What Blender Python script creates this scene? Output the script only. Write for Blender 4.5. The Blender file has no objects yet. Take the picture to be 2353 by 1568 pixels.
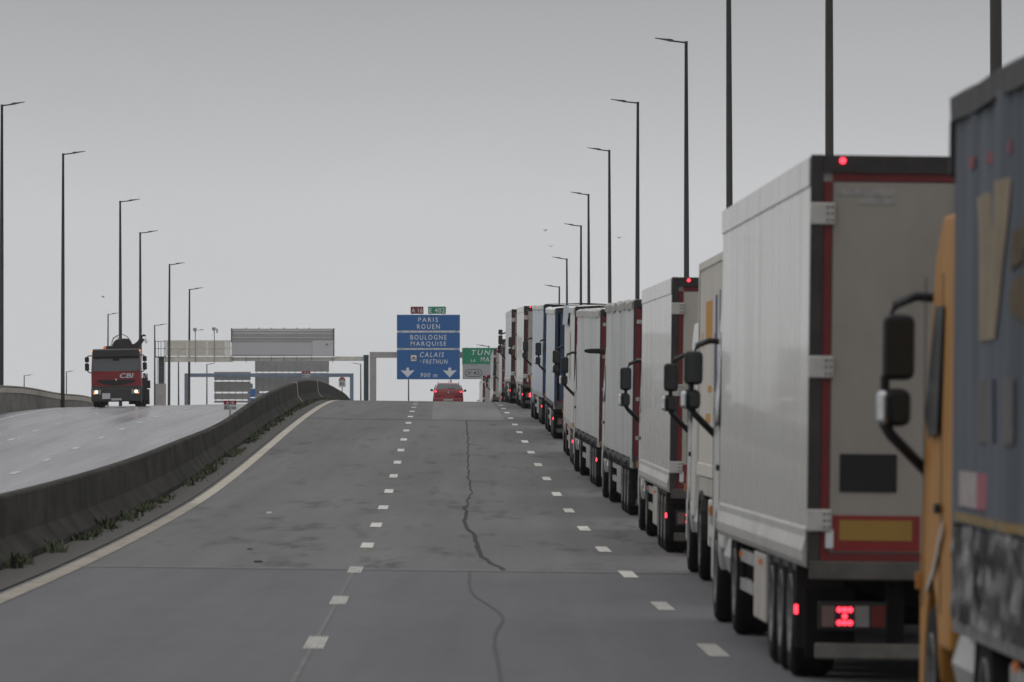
import bpy, bmesh, math, random
from mathutils import Vector, Matrix, noise as mnoise

random.seed(7)
C = bpy.context.scene.collection
scene = bpy.context.scene

# ---------------------------------------------------------------- camera, sky, sun, exposure
F = 14940.0          # focal length in units of a 2353-unit wide frame (about 229 mm on 36 mm)
CX, HY, CZ = 1176.5, 930.0, 3.0
TILT = (HY - 784.0) / F
cam = bpy.data.cameras.new('camera')
cam.sensor_width = 36.0
cam.lens = 36.0 * F / 2353.0
cam.clip_start = 1.0
cam.clip_end = 60000.0
cam.dof.use_dof = True
cam.dof.focus_distance = 260.0
cam.dof.aperture_fstop = 6.3
camo = bpy.data.objects.new('camera', cam)
C.objects.link(camo)
camo.location = (0, 0, CZ)
camo.rotation_euler = (math.pi / 2 + math.atan(TILT), 0, 0)
scene.camera = camo

SUN_EL, SUN_AZ = math.radians(58), math.radians(-65)   # azimuth from +Y, negative = left
world = bpy.data.worlds.new('World')
scene.world = world
world.use_nodes = True
nt = world.node_tree
nt.nodes.clear()
w_out = nt.nodes.new('ShaderNodeOutputWorld')
w_bg = nt.nodes.new('ShaderNodeBackground')
w_bg2 = nt.nodes.new('ShaderNodeBackground')
w_add = nt.nodes.new('ShaderNodeAddShader')
w_sky = nt.nodes.new('ShaderNodeTexSky')
w_sky.sky_type = 'NISHITA'
w_sky.sun_disc = False
w_sky.sun_elevation = SUN_EL
w_sky.sun_rotation = SUN_AZ
w_sky.dust_density = 6.0
w_hsv = nt.nodes.new('ShaderNodeHueSaturation')
w_hsv.inputs['Saturation'].default_value = 0.12
nt.links.new(w_sky.outputs[0], w_hsv.inputs['Color'])
nt.links.new(w_hsv.outputs[0], w_bg.inputs[0])
w_bg.inputs[1].default_value = 0.006         # only a trace of clear sky comes through the cloud deck
w_tc = nt.nodes.new('ShaderNodeTexCoord')
w_sep = nt.nodes.new('ShaderNodeSeparateXYZ')
nt.links.new(w_tc.outputs['Generated'], w_sep.inputs[0])
w_ramp = nt.nodes.new('ShaderNodeValToRGB')   # cloud deck: pale at the horizon, darker overhead, open towards the zenith
nt.links.new(w_sep.outputs['Z'], w_ramp.inputs[0])
cr = w_ramp.color_ramp
SKY = [(0.0, .575), (0.016, .59), (0.030, .575), (0.046, .47), (0.064, .375), (0.12, .35), (0.4, .50), (0.7, .72), (1.0, .80)]
while len(cr.elements) < len(SKY):
    cr.elements.new(0.5)
for e, (p, v) in zip(cr.elements, SKY):
    e.position = p
    e.color = (v * .985, v * .995, v * 1.02, 1)
w_noise = nt.nodes.new('ShaderNodeTexNoise')
w_noise.inputs['Scale'].default_value = 9.0
w_noise.inputs['Detail'].default_value = 3.0
w_map = nt.nodes.new('ShaderNodeMapping')
w_map.inputs['Scale'].default_value = (1, 1, 3)
nt.links.new(w_tc.outputs['Generated'], w_map.inputs[0])
nt.links.new(w_map.outputs[0], w_noise.inputs['Vector'])
w_mr = nt.nodes.new('ShaderNodeMapRange')
w_mr.inputs['To Min'].default_value = .93
w_mr.inputs['To Max'].default_value = 1.07
nt.links.new(w_noise.outputs['Fac'], w_mr.inputs['Value'])
nt.links.new(w_ramp.outputs[0], w_bg2.inputs[0])
nt.links.new(w_mr.outputs[0], w_bg2.inputs[1])
nt.links.new(w_bg.outputs[0], w_add.inputs[0])
nt.links.new(w_bg2.outputs[0], w_add.inputs[1])
nt.links.new(w_add.outputs[0], w_out.inputs[0])

sun = bpy.data.lights.new('sun', 'SUN')
sun.energy = 0.5
sun.angle = math.radians(40)
sun.color = (1.0, .97, .93)
suno = bpy.data.objects.new('sun', sun)
C.objects.link(suno)
suno.location = (-40, 60, 60)
_d = Vector((math.sin(SUN_AZ) * math.cos(SUN_EL), math.cos(SUN_AZ) * math.cos(SUN_EL), math.sin(SUN_EL)))
suno.rotation_euler = _d.to_track_quat('Z', 'Y').to_euler()

scene.view_settings.view_transform = 'Standard'
scene.view_settings.look = 'None'
scene.view_settings.exposure = 0.0
scene.view_settings.gamma = 1.0
scene.view_settings.use_curve_mapping = False
scene.cycles.use_denoising = True
scene.cycles.volume_bounces = 1
scene.cycles.max_bounces = 8

# ---------------------------------------------------------------- ground profile (metres ahead -> height)
def spline(pts):
    xs = [p[0] for p in pts]; ys = [p[1] for p in pts]
    n = len(xs)
    m = []
    for i in range(n):
        if i == 0: m.append((ys[1]-ys[0])/(xs[1]-xs[0]))
        elif i == n-1: m.append((ys[-1]-ys[-2])/(xs[-1]-xs[-2]))
        else:
            d0 = (ys[i]-ys[i-1])/(xs[i]-xs[i-1]); d1 = (ys[i+1]-ys[i])/(xs[i+1]-xs[i])
            h0 = xs[i]-xs[i-1]; h1 = xs[i+1]-xs[i]
            m.append((d0*h1+d1*h0)/(h0+h1))
    def f(x):
        if x <= xs[0]: return ys[0]+m[0]*(x-xs[0])
        if x >= xs[-1]: return ys[-1]+m[-1]*(x-xs[-1])
        lo, hi = 0, n-1
        while hi-lo > 1:
            mid = (lo+hi)//2
            if xs[mid] <= x: lo = mid
            else: hi = mid
        h = xs[hi]-xs[lo]; t = (x-xs[lo])/h
        return ((2*t**3-3*t*t+1)*ys[lo] + (t**3-2*t*t+t)*h*m[lo] + (-2*t**3+3*t*t)*ys[hi] + (t**3-t*t)*h*m[hi])
    return f
MAIN = spline([(D, CZ+z+TILT*D) for D, z in
    [(-80, -1.5), (0, -2.2), (30, -2.42), (57, -2.71), (84, -2.99), (110, -3.15), (130, -3.19), (150, -3.13), (175, -2.98),
     (201, -2.81), (228, -2.68), (254, -2.62), (280, -2.66), (305, -2.85), (330, -3.15), (360, -3.62), (400, -4.38),
     (450, -6.1), (493, -7.9), (530, -9.5), (600, -12.0), (700, -14.6), (900, -17.0), (1500, -22.8)]])
LEFT = spline([(D, CZ+z+TILT*D) for D, z in
    [(-80, -3.6), (0, -4.2), (60, -4.6), (120, -4.9), (160, -4.78), (190, -4.57), (213, -4.32), (240, -3.93), (265, -3.6), (291, -3.41),
     (317, -3.31), (340, -3.37), (360, -3.5), (380, -3.7), (400, -3.98), (450, -5.7), (493, -7.6), (530, -9.3), (600, -11.9),
     (700, -14.6), (900, -17.0), (1500, -22.8)]])
def xd(D): return 2.38 - .0107 * D                      # dashed line beside the queue
def zm(D, X=None):
    return MAIN(D) - (0 if X is None else .012 * (X - xd(D) + 1.0))
def zl(D, X=None):
    return LEFT(D) + (0 if X is None else .02 * (X + 16.0))
def at(x, y, D):                                         # frame position at a distance -> world point
    return Vector(((x-CX)*D/F, D, CZ-(y-HY)*D/F))

# ---------------------------------------------------------------- materials
MATS = {}
def mat(name, col, rough=.5, metal=0.0, dirt=0.0, dirtcol=(.05, .045, .04), scale=2.0, bump=0.0, emit=None, estr=0.0, stretch=(1, 1, 1), coat=0.0, alpha=1.0, trans=0.0, lo=.42, hi=.72, spec=.5):
    if name in MATS: return MATS[name]
    m = bpy.data.materials.new(name); m.use_nodes = True
    t = m.node_tree; b = t.nodes['Principled BSDF']
    b.inputs['Base Color'].default_value = (*col, 1)
    b.inputs['Roughness'].default_value = rough
    b.inputs['Metallic'].default_value = metal
    b.inputs['Coat Weight'].default_value = coat
    b.inputs['Specular IOR Level'].default_value = spec
    b.inputs['Alpha'].default_value = alpha
    b.inputs['Transmission Weight'].default_value = trans
    if emit:
        b.inputs['Emission Color'].default_value = (*emit, 1); b.inputs['Emission Strength'].default_value = estr
    if dirt > 0 or bump > 0:
        tc = t.nodes.new('ShaderNodeTexCoord'); mp = t.nodes.new('ShaderNodeMapping')
        mp.inputs['Scale'].default_value = stretch
        t.links.new(tc.outputs['Object'], mp.inputs[0])
        nz = t.nodes.new('ShaderNodeTexNoise'); nz.inputs['Scale'].default_value = scale; nz.inputs['Detail'].default_value = 6; nz.inputs['Roughness'].default_value = .62
        t.links.new(mp.outputs[0], nz.inputs['Vector'])
        if dirt > 0:
            mr = t.nodes.new('ShaderNodeMapRange'); mr.inputs['From Min'].default_value = lo; mr.inputs['From Max'].default_value = hi; mr.inputs['To Max'].default_value = dirt
            t.links.new(nz.outputs['Fac'], mr.inputs['Value'])
            mx = t.nodes.new('ShaderNodeMix'); mx.data_type = 'RGBA'
            mx.inputs['A'].default_value = (*col, 1); mx.inputs['B'].default_value = (*dirtcol, 1)
            t.links.new(mr.outputs[0], mx.inputs['Factor']); t.links.new(mx.outputs['Result'], b.inputs['Base Color'])
            mr2 = t.nodes.new('ShaderNodeMapRange'); mr2.inputs['To Min'].default_value = max(0, rough-.1); mr2.inputs['To Max'].default_value = min(1, rough+.15)
            t.links.new(nz.outputs['Fac'], mr2.inputs['Value']); t.links.new(mr2.outputs[0], b.inputs['Roughness'])
        if bump > 0:
            bp = t.nodes.new('ShaderNodeBump'); bp.inputs['Strength'].default_value = bump; bp.inputs['Distance'].default_value = .02
            t.links.new(nz.outputs['Fac'], bp.inputs['Height']); t.links.new(bp.outputs[0], b.inputs['Normal'])
    MATS[name] = m
    return m

def asphalt(name, dark, light, rough, wet=0.0, sx=1.0, sy=.12, stain=.55, seed=0.0):
    m = bpy.data.materials.new(name); m.use_nodes = True
    t = m.node_tree; b = t.nodes['Principled BSDF']; N = t.nodes.new; L = t.links.new
    geo = N('ShaderNodeNewGeometry')
    def nz(scale, mapping, detail=6, rg=.6):
        mp = N('ShaderNodeMapping'); mp.inputs['Scale'].default_value = mapping; mp.inputs['Location'].default_value = (seed, seed*3.1, 0)
        L(geo.outputs['Position'], mp.inputs[0])
        n = N('ShaderNodeTexNoise'); n.inputs['Scale'].default_value = scale; n.inputs['Detail'].default_value = detail; n.inputs['Roughness'].default_value = rg
        L(mp.outputs[0], n.inputs['Vector']); return n.outputs['Fac']
    def mr(src, a, bb, c, d):
        r = N('ShaderNodeMapRange'); r.inputs['From Min'].default_value = a; r.inputs['From Max'].default_value = bb; r.inputs['To Min'].default_value = c; r.inputs['To Max'].default_value = d
        L(src, r.inputs['Value']); return r.outputs[0]
    def mix(fac, A, B):
        x = N('ShaderNodeMix'); x.data_type = 'RGBA'
        L(fac, x.inputs['Factor'])
        for k, v in (('A', A), ('B', B)):
            if isinstance(v, tuple): x.inputs[k].default_value = (*v, 1)
            else: L(v, x.inputs[k])
        return x.outputs['Result']
    big = nz(.5, (sx, sy*.5, 1)); mid = nz(1.4, (sx, sy, 1), 8, .68); fine = nz(60, (1, 1, 1), 3)
    track = nz(1.1, (1.3, .012, 1), 3)
    c = mix(mr(big, .3, .7, 0, 1), dark, light)
    c = mix(mr(track, .35, .7, 0, .45), c, tuple(v*1.25 for v in light))
    c = mix(mr(mid, .54, .70, 0, stain), c, tuple(v*.38 for v in dark))
    strk = nz(2.2, (.5, .9, 1), 5, .7)
    if not wet:
        c = mix(mr(strk, .60, .74, 0, stain*.55), c, tuple(v*.5 for v in dark))
        c = mix(mr(strk, .36, .27, 0, .5), c, tuple(v*1.7 for v in light))
    else:
        track = nz(1.0, (.8, .006, 1), 4, .55)
    c = mix(mr(fine, .5, .75, 0, .1 if wet else .35), c, tuple(min(1, v*1.7) for v in light))
    L(c, b.inputs['Base Color'])
    if wet > 0:
        L(mr(track, .3, .7, rough-wet, rough+.08), b.inputs['Roughness'])
    else:
        L(mr(mid, .3, .75, rough+.04, rough-.14), b.inputs['Roughness'])
    bp = N('ShaderNodeBump'); bp.inputs['Strength'].default_value = .35 if not wet else .02; bp.inputs['Distance'].default_value = .006
    L(fine, bp.inputs['Height']); L(bp.outputs[0], b.inputs['Normal'])
    b.inputs['Specular IOR Level'].default_value = .5 if wet else .25
    MATS[name] = m
    return m
asphalt('asphalt', (.095, .093, .093), (.140, .136, .133), .86, stain=.9)
asphalt('asphalt_near', (.085, .084, .090), (.108, .106, .112), .74, stain=.35, seed=4.0)
asphalt('asphalt_patch', (.135, .132, .133), (.16, .156, .155), .75, stain=.2, seed=9.0)
asphalt('asphalt_wet', (.13, .128, .133), (.24, .236, .243), .32, wet=.18, stain=.12, seed=2.0)

white_paint = mat('road_paint', (.66, .64, .59), .8, spec=.2, dirt=.75, dirtcol=(.20, .19, .18), scale=7, lo=.45, hi=.7)
edge_paint = mat('edge_paint', (.50, .46, .39), .85, spec=.2, dirt=.8, dirtcol=(.26, .23, .19), scale=2.5, lo=.4, hi=.7)
faded_paint = mat('faded_paint', (.52, .52, .52), .5, dirt=.7, dirtcol=(.2, .2, .2), scale=4, lo=.4, hi=.65)
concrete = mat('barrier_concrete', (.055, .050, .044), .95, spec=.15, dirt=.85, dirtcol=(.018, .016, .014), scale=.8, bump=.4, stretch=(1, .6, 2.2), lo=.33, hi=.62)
concrete_pale = mat('parapet_concrete', (.17, .16, .14), .95, dirt=.8, dirtcol=(.06, .055, .05), scale=.6, bump=.3, stretch=(1, .8, 1.6))
concrete_cap = mat('parapet_cap', (.42, .38, .32), .85, dirt=.5, dirtcol=(.2, .18, .15), scale=.8)
gravel = mat('gravel', (.085, .08, .072), .95, dirt=.8, dirtcol=(.03, .028, .025), scale=14, bump=.8)
turf = mat('turf', (.06, .075, .035), .95, dirt=.6, dirtcol=(.05, .045, .03), scale=.3)
grassm = mat('grass_blades', (.05, .068, .026), .9, dirt=.85, dirtcol=(.075, .072, .036), scale=3)
tar = mat('tar', (.056, .055, .055), .95, spec=.1, dirt=.5, dirtcol=(.05, .05, .05), scale=4)
joint_m = mat('joint_steel', (.16, .155, .15), .7, dirt=.6, scale=6)
pole_m = mat('pole_paint', (.040, .036, .034), .55, dirt=.5, dirtcol=(.09, .085, .08), scale=2, stretch=(1, 1, .3))
galv = mat('galvanised', (.36, .36, .355), .55, .5, dirt=.4, dirtcol=(.2, .19, .18), scale=2)
gantry_white = mat('gantry_white', (.78, .75, .67), .6, dirt=.45, dirtcol=(.33, .30, .25), scale=1.2)
gantry_grey = mat('gantry_grey', (.44, .41, .40), .6, dirt=.4, dirtcol=(.2, .19, .18), scale=.8)
gantry_blue = mat('gantry_bluegrey', (.20, .25, .33), .6, dirt=.4, dirtcol=(.1, .12, .15), scale=.8)
gantry_dark = mat('gantry_dark', (.035, .06, .065), .6, dirt=.4, dirtcol=(.06, .06, .06), scale=.8)
vms_grey = mat('vms_cover', (.58, .56, .575), .6, dirt=.3, dirtcol=(.46, .45, .45), scale=.7)
vms_rib = mat('vms_hood', (.42, .40, .39), .65, dirt=.3, dirtcol=(.2, .19, .19), scale=.7)
sign_back = mat('sign_back', (.37, .35, .345), .6, .1, dirt=.3, dirtcol=(.18, .17, .17), scale=.8)
mesh_panel = mat('perforated_panel', (.62, .58, .50), .7, alpha=.42)
blue_m = mat('sign_blue', (.012, .13, .40), .5, dirt=.25, dirtcol=(.03, .15, .38), scale=.7)
green_m = mat('sign_green', (.008, .27, .14), .5, dirt=.25, dirtcol=(.02, .27, .16), scale=.7)
maroon_m = mat('sign_red', (.22, .014, .025), .5, dirt=.2, dirtcol=(.16, .04, .04), scale=.7)
sign_white = mat('sign_white', (.62, .63, .64), .6, dirt=.25, dirtcol=(.45, .45, .45), scale=.8)
sign_edge = mat('sign_edge', (.55, .56, .57), .5, .3)
text_white = mat('text_white', (.80, .82, .86), .6)
text_dark = mat('text_dark', (.035, .035, .04), .6)
black_m = mat('black_plastic', (.009, .009, .010), .5, dirt=.4, dirtcol=(.022, .021, .020), scale=4, spec=.35)
frame_m = mat('frame_dark', (.034, .031, .030), .55, dirt=.6, dirtcol=(.065, .058, .052), scale=3, spec=.3)
chassis_m = mat('chassis', (.008, .008, .008), .85, dirt=.6, dirtcol=(.016, .014, .012), scale=3, spec=.15)
tyre_m = mat('tyre_rubber', (.008, .008, .008), .85, dirt=.5, dirtcol=(.018, .016, .015), scale=6, spec=.2)
rim_m = mat('wheel_rim', (.22, .215, .21), .5, .5, dirt=.8, dirtcol=(.04, .038, .035), scale=6)
alu = mat('aluminium', (.50, .50, .49), .38, .75, dirt=.55, dirtcol=(.18, .17, .16), scale=2.5)
fridge_white = mat('fridge_panel', (.58, .57, .535), .24, dirt=.55, dirtcol=(.33, .30, .26), scale=1.6, stretch=(1, 1.3, .16), coat=.2, lo=.42, hi=.78)
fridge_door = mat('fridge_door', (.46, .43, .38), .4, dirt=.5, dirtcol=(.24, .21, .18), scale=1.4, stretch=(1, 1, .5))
hinge_m = mat('hinge_steel', (.50, .48, .45), .5, .2, dirt=.5, dirtcol=(.25, .23, .2), scale=5)
red_tape = mat('red_tape', (.15, .008, .010), .5, dirt=.5, dirtcol=(.07, .012, .012), scale=4)
red_plate = mat('red_plate', (.23, .012, .010), .45, dirt=.4, dirtcol=(.11, .02, .015), scale=3)
amber_plate = mat('amber_plate', (.31, .18, .028), .45, dirt=.4, dirtcol=(.2, .12, .025), scale=3)
sill_m = mat('sill', (.12, .11, .098), .7, dirt=.7, dirtcol=(.045, .04, .036), scale=3, spec=.2)
red_on = mat('lamp_red_lit', (.4, .01, .02), .3, emit=(1.0, .035, .06), estr=4.0)
red_soft = mat('lamp_red_dim', (.4, .01, .02), .3, emit=(1.0, .04, .06), estr=1.3)
amber_on = mat('lamp_amber_lit', (.6, .2, .02), .3, emit=(1.0, .28, .05), estr=1.6)
white_on = mat('lamp_white_lit', (.9, .85, .7), .2, emit=(1.0, .78, .48), estr=4.0)
amber_off = mat('lamp_amber_off', (.30, .11, .02), .35, emit=(1.0, .25, .05), estr=.12)
red_lens = mat('lens_red', (.11, .008, .008), .3)
clear_lens = mat('lens_clear', (.20, .19, .18), .2, dirt=.3, scale=5)
pink_lens = mat('lens_pink', (.17, .10, .09), .3, dirt=.3, scale=5)
glass_m = mat('dark_glass', (.02, .024, .026), .08, spec=.6)
mirror_m = mat('mirror_glass', (.05, .055, .055), .12, .6)
chrome = mat('chrome', (.62, .63, .64), .16, .95, dirt=.3, dirtcol=(.3, .3, .3), scale=6)
plate_white = mat('number_plate', (.55, .53, .48), .5, dirt=.5, dirtcol=(.3, .28, .25), scale=6)

# ---------------------------------------------------------------- mesh builder
class MB:
    def __init__(s): s.v = []; s.f = []
    def quad(s, a, b, c, d):
        n = len(s.v); s.v += [tuple(a), tuple(b), tuple(c), tuple(d)]; s.f.append((n, n+1, n+2, n+3)); return s
    def ngon(s, pts):
        n = len(s.v); s.v += [tuple(p) for p in pts]; s.f.append(tuple(range(n, n+len(pts)))); return s
    def box(s, x0, x1, y0, y1, z0, z1):
        n = len(s.v)
        s.v += [(x0, y0, z0), (x1, y0, z0), (x1, y1, z0), (x0, y1, z0), (x0, y0, z1), (x1, y0, z1), (x1, y1, z1), (x0, y1, z1)]
        s.f += [(n, n+3, n+2, n+1), (n+4, n+5, n+6, n+7), (n, n+1, n+5, n+4), (n+1, n+2, n+6, n+5), (n+2, n+3, n+7, n+6), (n+3, n, n+4, n+7)]
        return s
    def loft(s, rings, cap=True, close=True):
        base = len(s.v); m = len(rings[0])
        for r in rings: s.v += [tuple(p) for p in r]
        for i in range(len(rings)-1):
            for j in range(m if close else m-1):
                a = base+i*m+j; b = base+i*m+(j+1) % m
                s.f.append((a, b, b+m, a+m))
        if cap:
            s.f.append(tuple(base+j for j in range(m))[::-1]); s.f.append(tuple(base+(len(rings)-1)*m+j for j in range(m)))
        return s
    def prism_x(s, poly, x0, x1):        # poly of (y, z)
        return s.loft([[(x0, y, z) for y, z in poly], [(x1, y, z) for y, z in poly]])
    def prism_y(s, poly, y0, y1):        # poly of (x, z)
        return s.loft([[(x, y0, z) for x, z in poly], [(x, y1, z) for x, z in poly]])
    def tube(s, pts, r, n=8, r1=None):
        pts = [Vector(p) for p in pts]; rings = []
        for i, p in enumerate(pts):
            d = (pts[min(i+1, len(pts)-1)]-pts[max(i-1, 0)]).normalized()
            up = Vector((0, 0, 1)) if abs(d.z) < .9 else Vector((1, 0, 0))
            u = d.cross(up).normalized(); w = d.cross(u)
            rr = r if r1 is None else r+(r1-r)*i/(len(pts)-1)
            rings.append([p+u*rr*math.cos(2*math.pi*k/n)+w*rr*math.sin(2*math.pi*k/n) for k in range(n)])
        return s.loft(rings)
    def lathe_x(s, prof, c=(0, 0, 0), n=28):   # prof of (radius, x)
        rings = []
        for k in range(n):
            a = 2*math.pi*k/n
            rings.append([(c[0]+x, c[1]+r*math.cos(a), c[2]+r*math.sin(a)) for r, x in prof])
        base = len(s.v); m = len(prof)
        for r in rings: s.v += r
        for i in range(n):
            for j in range(m-1):
                a = base+i*m+j; b = base+((i+1) % n)*m+j
                s.f.append((a, b, b+1, a+1))
        return s
    def grid(s, fn, nu, nv):
        base = len(s.v)
        for i in range(nu+1):
            for j in range(nv+1): s.v.append(tuple(fn(i/nu, j/nv)))
        for i in range(nu):
            for j in range(nv):
                a = base+i*(nv+1)+j
                s.f.append((a, a+nv+1, a+nv+2, a+1))
        return s
    def disc_y(s, cx, cz, r, y, n=14, depth=.02):
        return s.loft([[(cx+r*math.cos(2*math.pi*k/n), yy, cz+r*math.sin(2*math.pi*k/n)) for k in range(n)] for yy in (y, y+depth)])
    def mesh(s, name, m, smooth=False):
        me = bpy.data.meshes.new(name); me.from_pydata(s.v, [], s.f); me.validate()
        bm = bmesh.new(); bm.from_mesh(me); bmesh.ops.recalc_face_normals(bm, faces=bm.faces); bm.to_mesh(me); bm.free()
        if m: me.materials.append(m)
        if smooth:
            for p in me.polygons: p.use_smooth = True
        return me
    def build(s, name, m, parent=None, smooth=False, bevel=0, loc=None):
        o = bpy.data.objects.new(name, s.mesh(name, m, smooth)); C.objects.link(o)
        if parent: o.parent = parent
        if loc is not None: o.location = loc
        if bevel:
            md = o.modifiers.new('bevel', 'BEVEL'); md.width = bevel; md.segments = 2; md.limit_method = 'ANGLE'; md.angle_limit = math.radians(40)
        return o
def inst(name, me, parent=None, loc=(0, 0, 0), rot=(0, 0, 0)):
    o = bpy.data.objects.new(name, me); C.objects.link(o); o.parent = parent; o.location = loc; o.rotation_euler = rot
    return o
def tag(o, label=None, cat=None, group=None, kind=None):
    if label: o['label'] = label
    if cat: o['category'] = cat
    if group: o['group'] = group
    if kind: o['kind'] = kind
    return o
def empty(name, loc, rot=(0, 0, 0)):
    o = bpy.data.objects.new(name, None); C.objects.link(o); o.location = loc; o.rotation_euler = rot; o.empty_display_size = .3
    return o
def B(name, m, parent, x0, x1, y0, y1, z0, z1, bevel=0):
    return MB().box(x0, x1, y0, y1, z0, z1).build(name, m, parent, bevel=bevel)

_tc = {}
def text(body, m, parent, name, x0, x1, zb, zt, y, shear=0.0, spacing=1.0, mirror=False, side=None, bold=.006):
    """flat lettering fitted to a box, facing -Y (or -X when side='left', box is then in Y)"""
    cu = bpy.data.curves.new('lettering', 'FONT'); cu.body = body; cu.size = 1.0; cu.shear = shear; cu.space_character = spacing
    cu.extrude = .004; cu.offset = bold; cu.resolution_u = 3
    ob = bpy.data.objects.new('tmp_text', cu); C.objects.link(ob)
    dg = bpy.context.evaluated_depsgraph_get()
    me = bpy.data.meshes.new_from_object(ob.evaluated_get(dg))
    bpy.data.objects.remove(ob)
    xs = [v.co.x for v in me.vertices]; ys = [v.co.y for v in me.vertices]
    ax, bx, ay, by = min(xs), max(xs), min(ys), max(ys)
    for v in me.vertices:
        u = (v.co.x-ax)/(bx-ax); w = (v.co.y-ay)/(by-ay); dz = v.co.z
        if side == 'left':      # x0..x1 are local Y from rear; text reads toward the rear when seen from the left
            v.co = (y-dz, x1+(x0-x1)*u, zb+(zt-zb)*w)
        else:
            v.co = (x0+(x1-x0)*u, y-dz, zb+(zt-zb)*w)
    me.materials.clear(); me.materials.append(m)
    o = bpy.data.objects.new(name, me); C.objects.link(o); o.parent = parent
    return o

# ---------------------------------------------------------------- setting: ground, carriageways
def ribbon(mb, x0f, x1f, zf, D0, D1, step, lift=0.0, nx=1):
    n = max(1, int(round((D1-D0)/step))); base = len(mb.v)
    for i in range(n+1):
        D = D0+(D1-D0)*i/n
        a, b = x0f(D), x1f(D)
        for j in range(nx+1):
            X = a+(b-a)*j/nx
            mb.v.append((X, D, zf(D, X)+lift))
    for i in range(n):
        for j in range(nx):
            k = base+i*(nx+1)+j
            mb.f.append((k, k+1, k+nx+2, k+nx+1))
    return mb
def struct(mb, name, m, smooth=True):
    return tag(mb.build(name, m, smooth=smooth), kind='structure')

BAR_R = lambda D: xd(D)-7.92         # foot of the median barrier, queue side
BAR_L = lambda D: xd(D)-8.55
WALLX = spline([(-80, -23.5), (100, -24.3), (250, -24.6), (311, -24.7), (330, -24.8), (360, -25.3), (415, -26.6), (500, -27.6), (700, -29.5), (1500, -38)])
# terrain sheet: an embankment under the roads, flat land out to the horizon
mb = MB()
ys = list(range(-80, 620, 20))+[650, 700, 800, 900, 1100, 1500, 2500, 5000, 12000, 40000]
xs_ = [-40000, -9000, -2500, -800, -250, -90, -55, -34, -26, -18, -10, -8.3, 0, 9, 14, 20, 40, 70, 250, 800, 2500, 9000, 40000]
LANDZ = -6.0
for D in ys:
    for X in xs_:
        Dr = min(D, 1500)
        sh = -.0107*D if D < 900 else -9.6
        top = min(zm(Dr), zl(Dr))-.8
        if X < -34: k = min(1, (-34-X)/36)
        elif X > 14: k = min(1, (X-14)/36)
        else: k = 0
        if D > 1200: k = 1
        z = top*(1-k)+LANDZ*k
        mb.v.append((X+(sh if abs(X) < 100 else 0), D, z-.02))
nxs = len(xs_)
for i in range(len(ys)-1):
    for j in range(nxs-1):
        a = i*nxs+j
        mb.f.append((a, a+1, a+nxs+1, a+nxs))
struct(mb, 'ground', turf)
JD, PD = 84.0, 222.0                                   # bridge joint, start of the pale patch
main_road = struct(ribbon(MB(), lambda D: BAR_R(D)+.0, lambda D: xd(D)+6.6, zm, JD, 900, 4, 0, 6), 'road', MATS['asphalt'])
near_road = struct(ribbon(MB(), lambda D: BAR_R(D)+.0, lambda D: xd(D)+6.6, zm, -80, JD, 4, 0, 6), 'road_apron', MATS['asphalt_near'])
left_road = struct(ribbon(MB(), lambda D: WALLX(D)+.1, lambda D: BAR_L(D)-.02, zl, -80, 900, 4, 0, 8), 'oncoming_road', MATS['asphalt_wet'])
patch = struct(ribbon(MB(), lambda D: xd(D)-2.75, lambda D: xd(D)-.25, zm, PD, 300, 3, .004), 'road_patch', MATS['asphalt_patch'])
struct(ribbon(MB(), lambda D: BAR_R(D)+.03, lambda D: xd(D)-7.32, zm, 20, 420, 3, .02), 'gravel_strip', gravel)
struct(ribbon(MB(), lambda D: xd(D)+6.62, lambda D: xd(D)+14, zm, -80, 700, 6, -.05), 'verge', turf)

# markings (children of the road they are painted on)
def paint(parent, name, m, x0f, x1f, zf, D0, D1, step=3, lift=.008, nx=1):
    return ribbon(MB(), x0f, x1f, zf, D0, D1, step, lift, nx).build(name, m, parent, smooth=True)
def dash(parent, off, D, bars):
    base = near_road if D+1.5 < JD else main_road
    if bars:
        mb = MB()
        for k in range(6):
            ribbon(mb, lambda DD, k=k: xd(DD)+off-.088+k*.030, lambda DD, k=k: xd(DD)+off-.088+k*.030+.018, zm, D-1.5, D+1.5, 1.5, .008)
        return mb.build('lane_dash', white_paint, base)
    return paint(base, 'lane_dash', white_paint, lambda DD: xd(DD)+off-.092, lambda DD: xd(DD)+off+.092, zm, D-1.5, D+1.5)
for k in range(-3, 22):
    Dl = 57.9+13.05*k
    if Dl > 12: dash(None, -3.5, Dl, k < 3)
    Dr = 57.2+13.05*k
    if Dr > 12: dash(None, 0.0, Dr, k < 2)
dash(None, 0.0, 83.5, True)
near_edge = lambda D: xd(D)-7.24
paint(near_road, 'edge_line', edge_paint, near_edge, lambda D: near_edge(D)+.225, zm, 15, JD-.1)
paint(main_road, 'edge_line', edge_paint, near_edge, lambda D: near_edge(D)+.225, zm, JD+.1, 420)
paint(main_road, 'edge_line', white_paint, lambda D: xd(D)+3.55, lambda D: xd(D)+3.8, zm, JD, 420)
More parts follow.
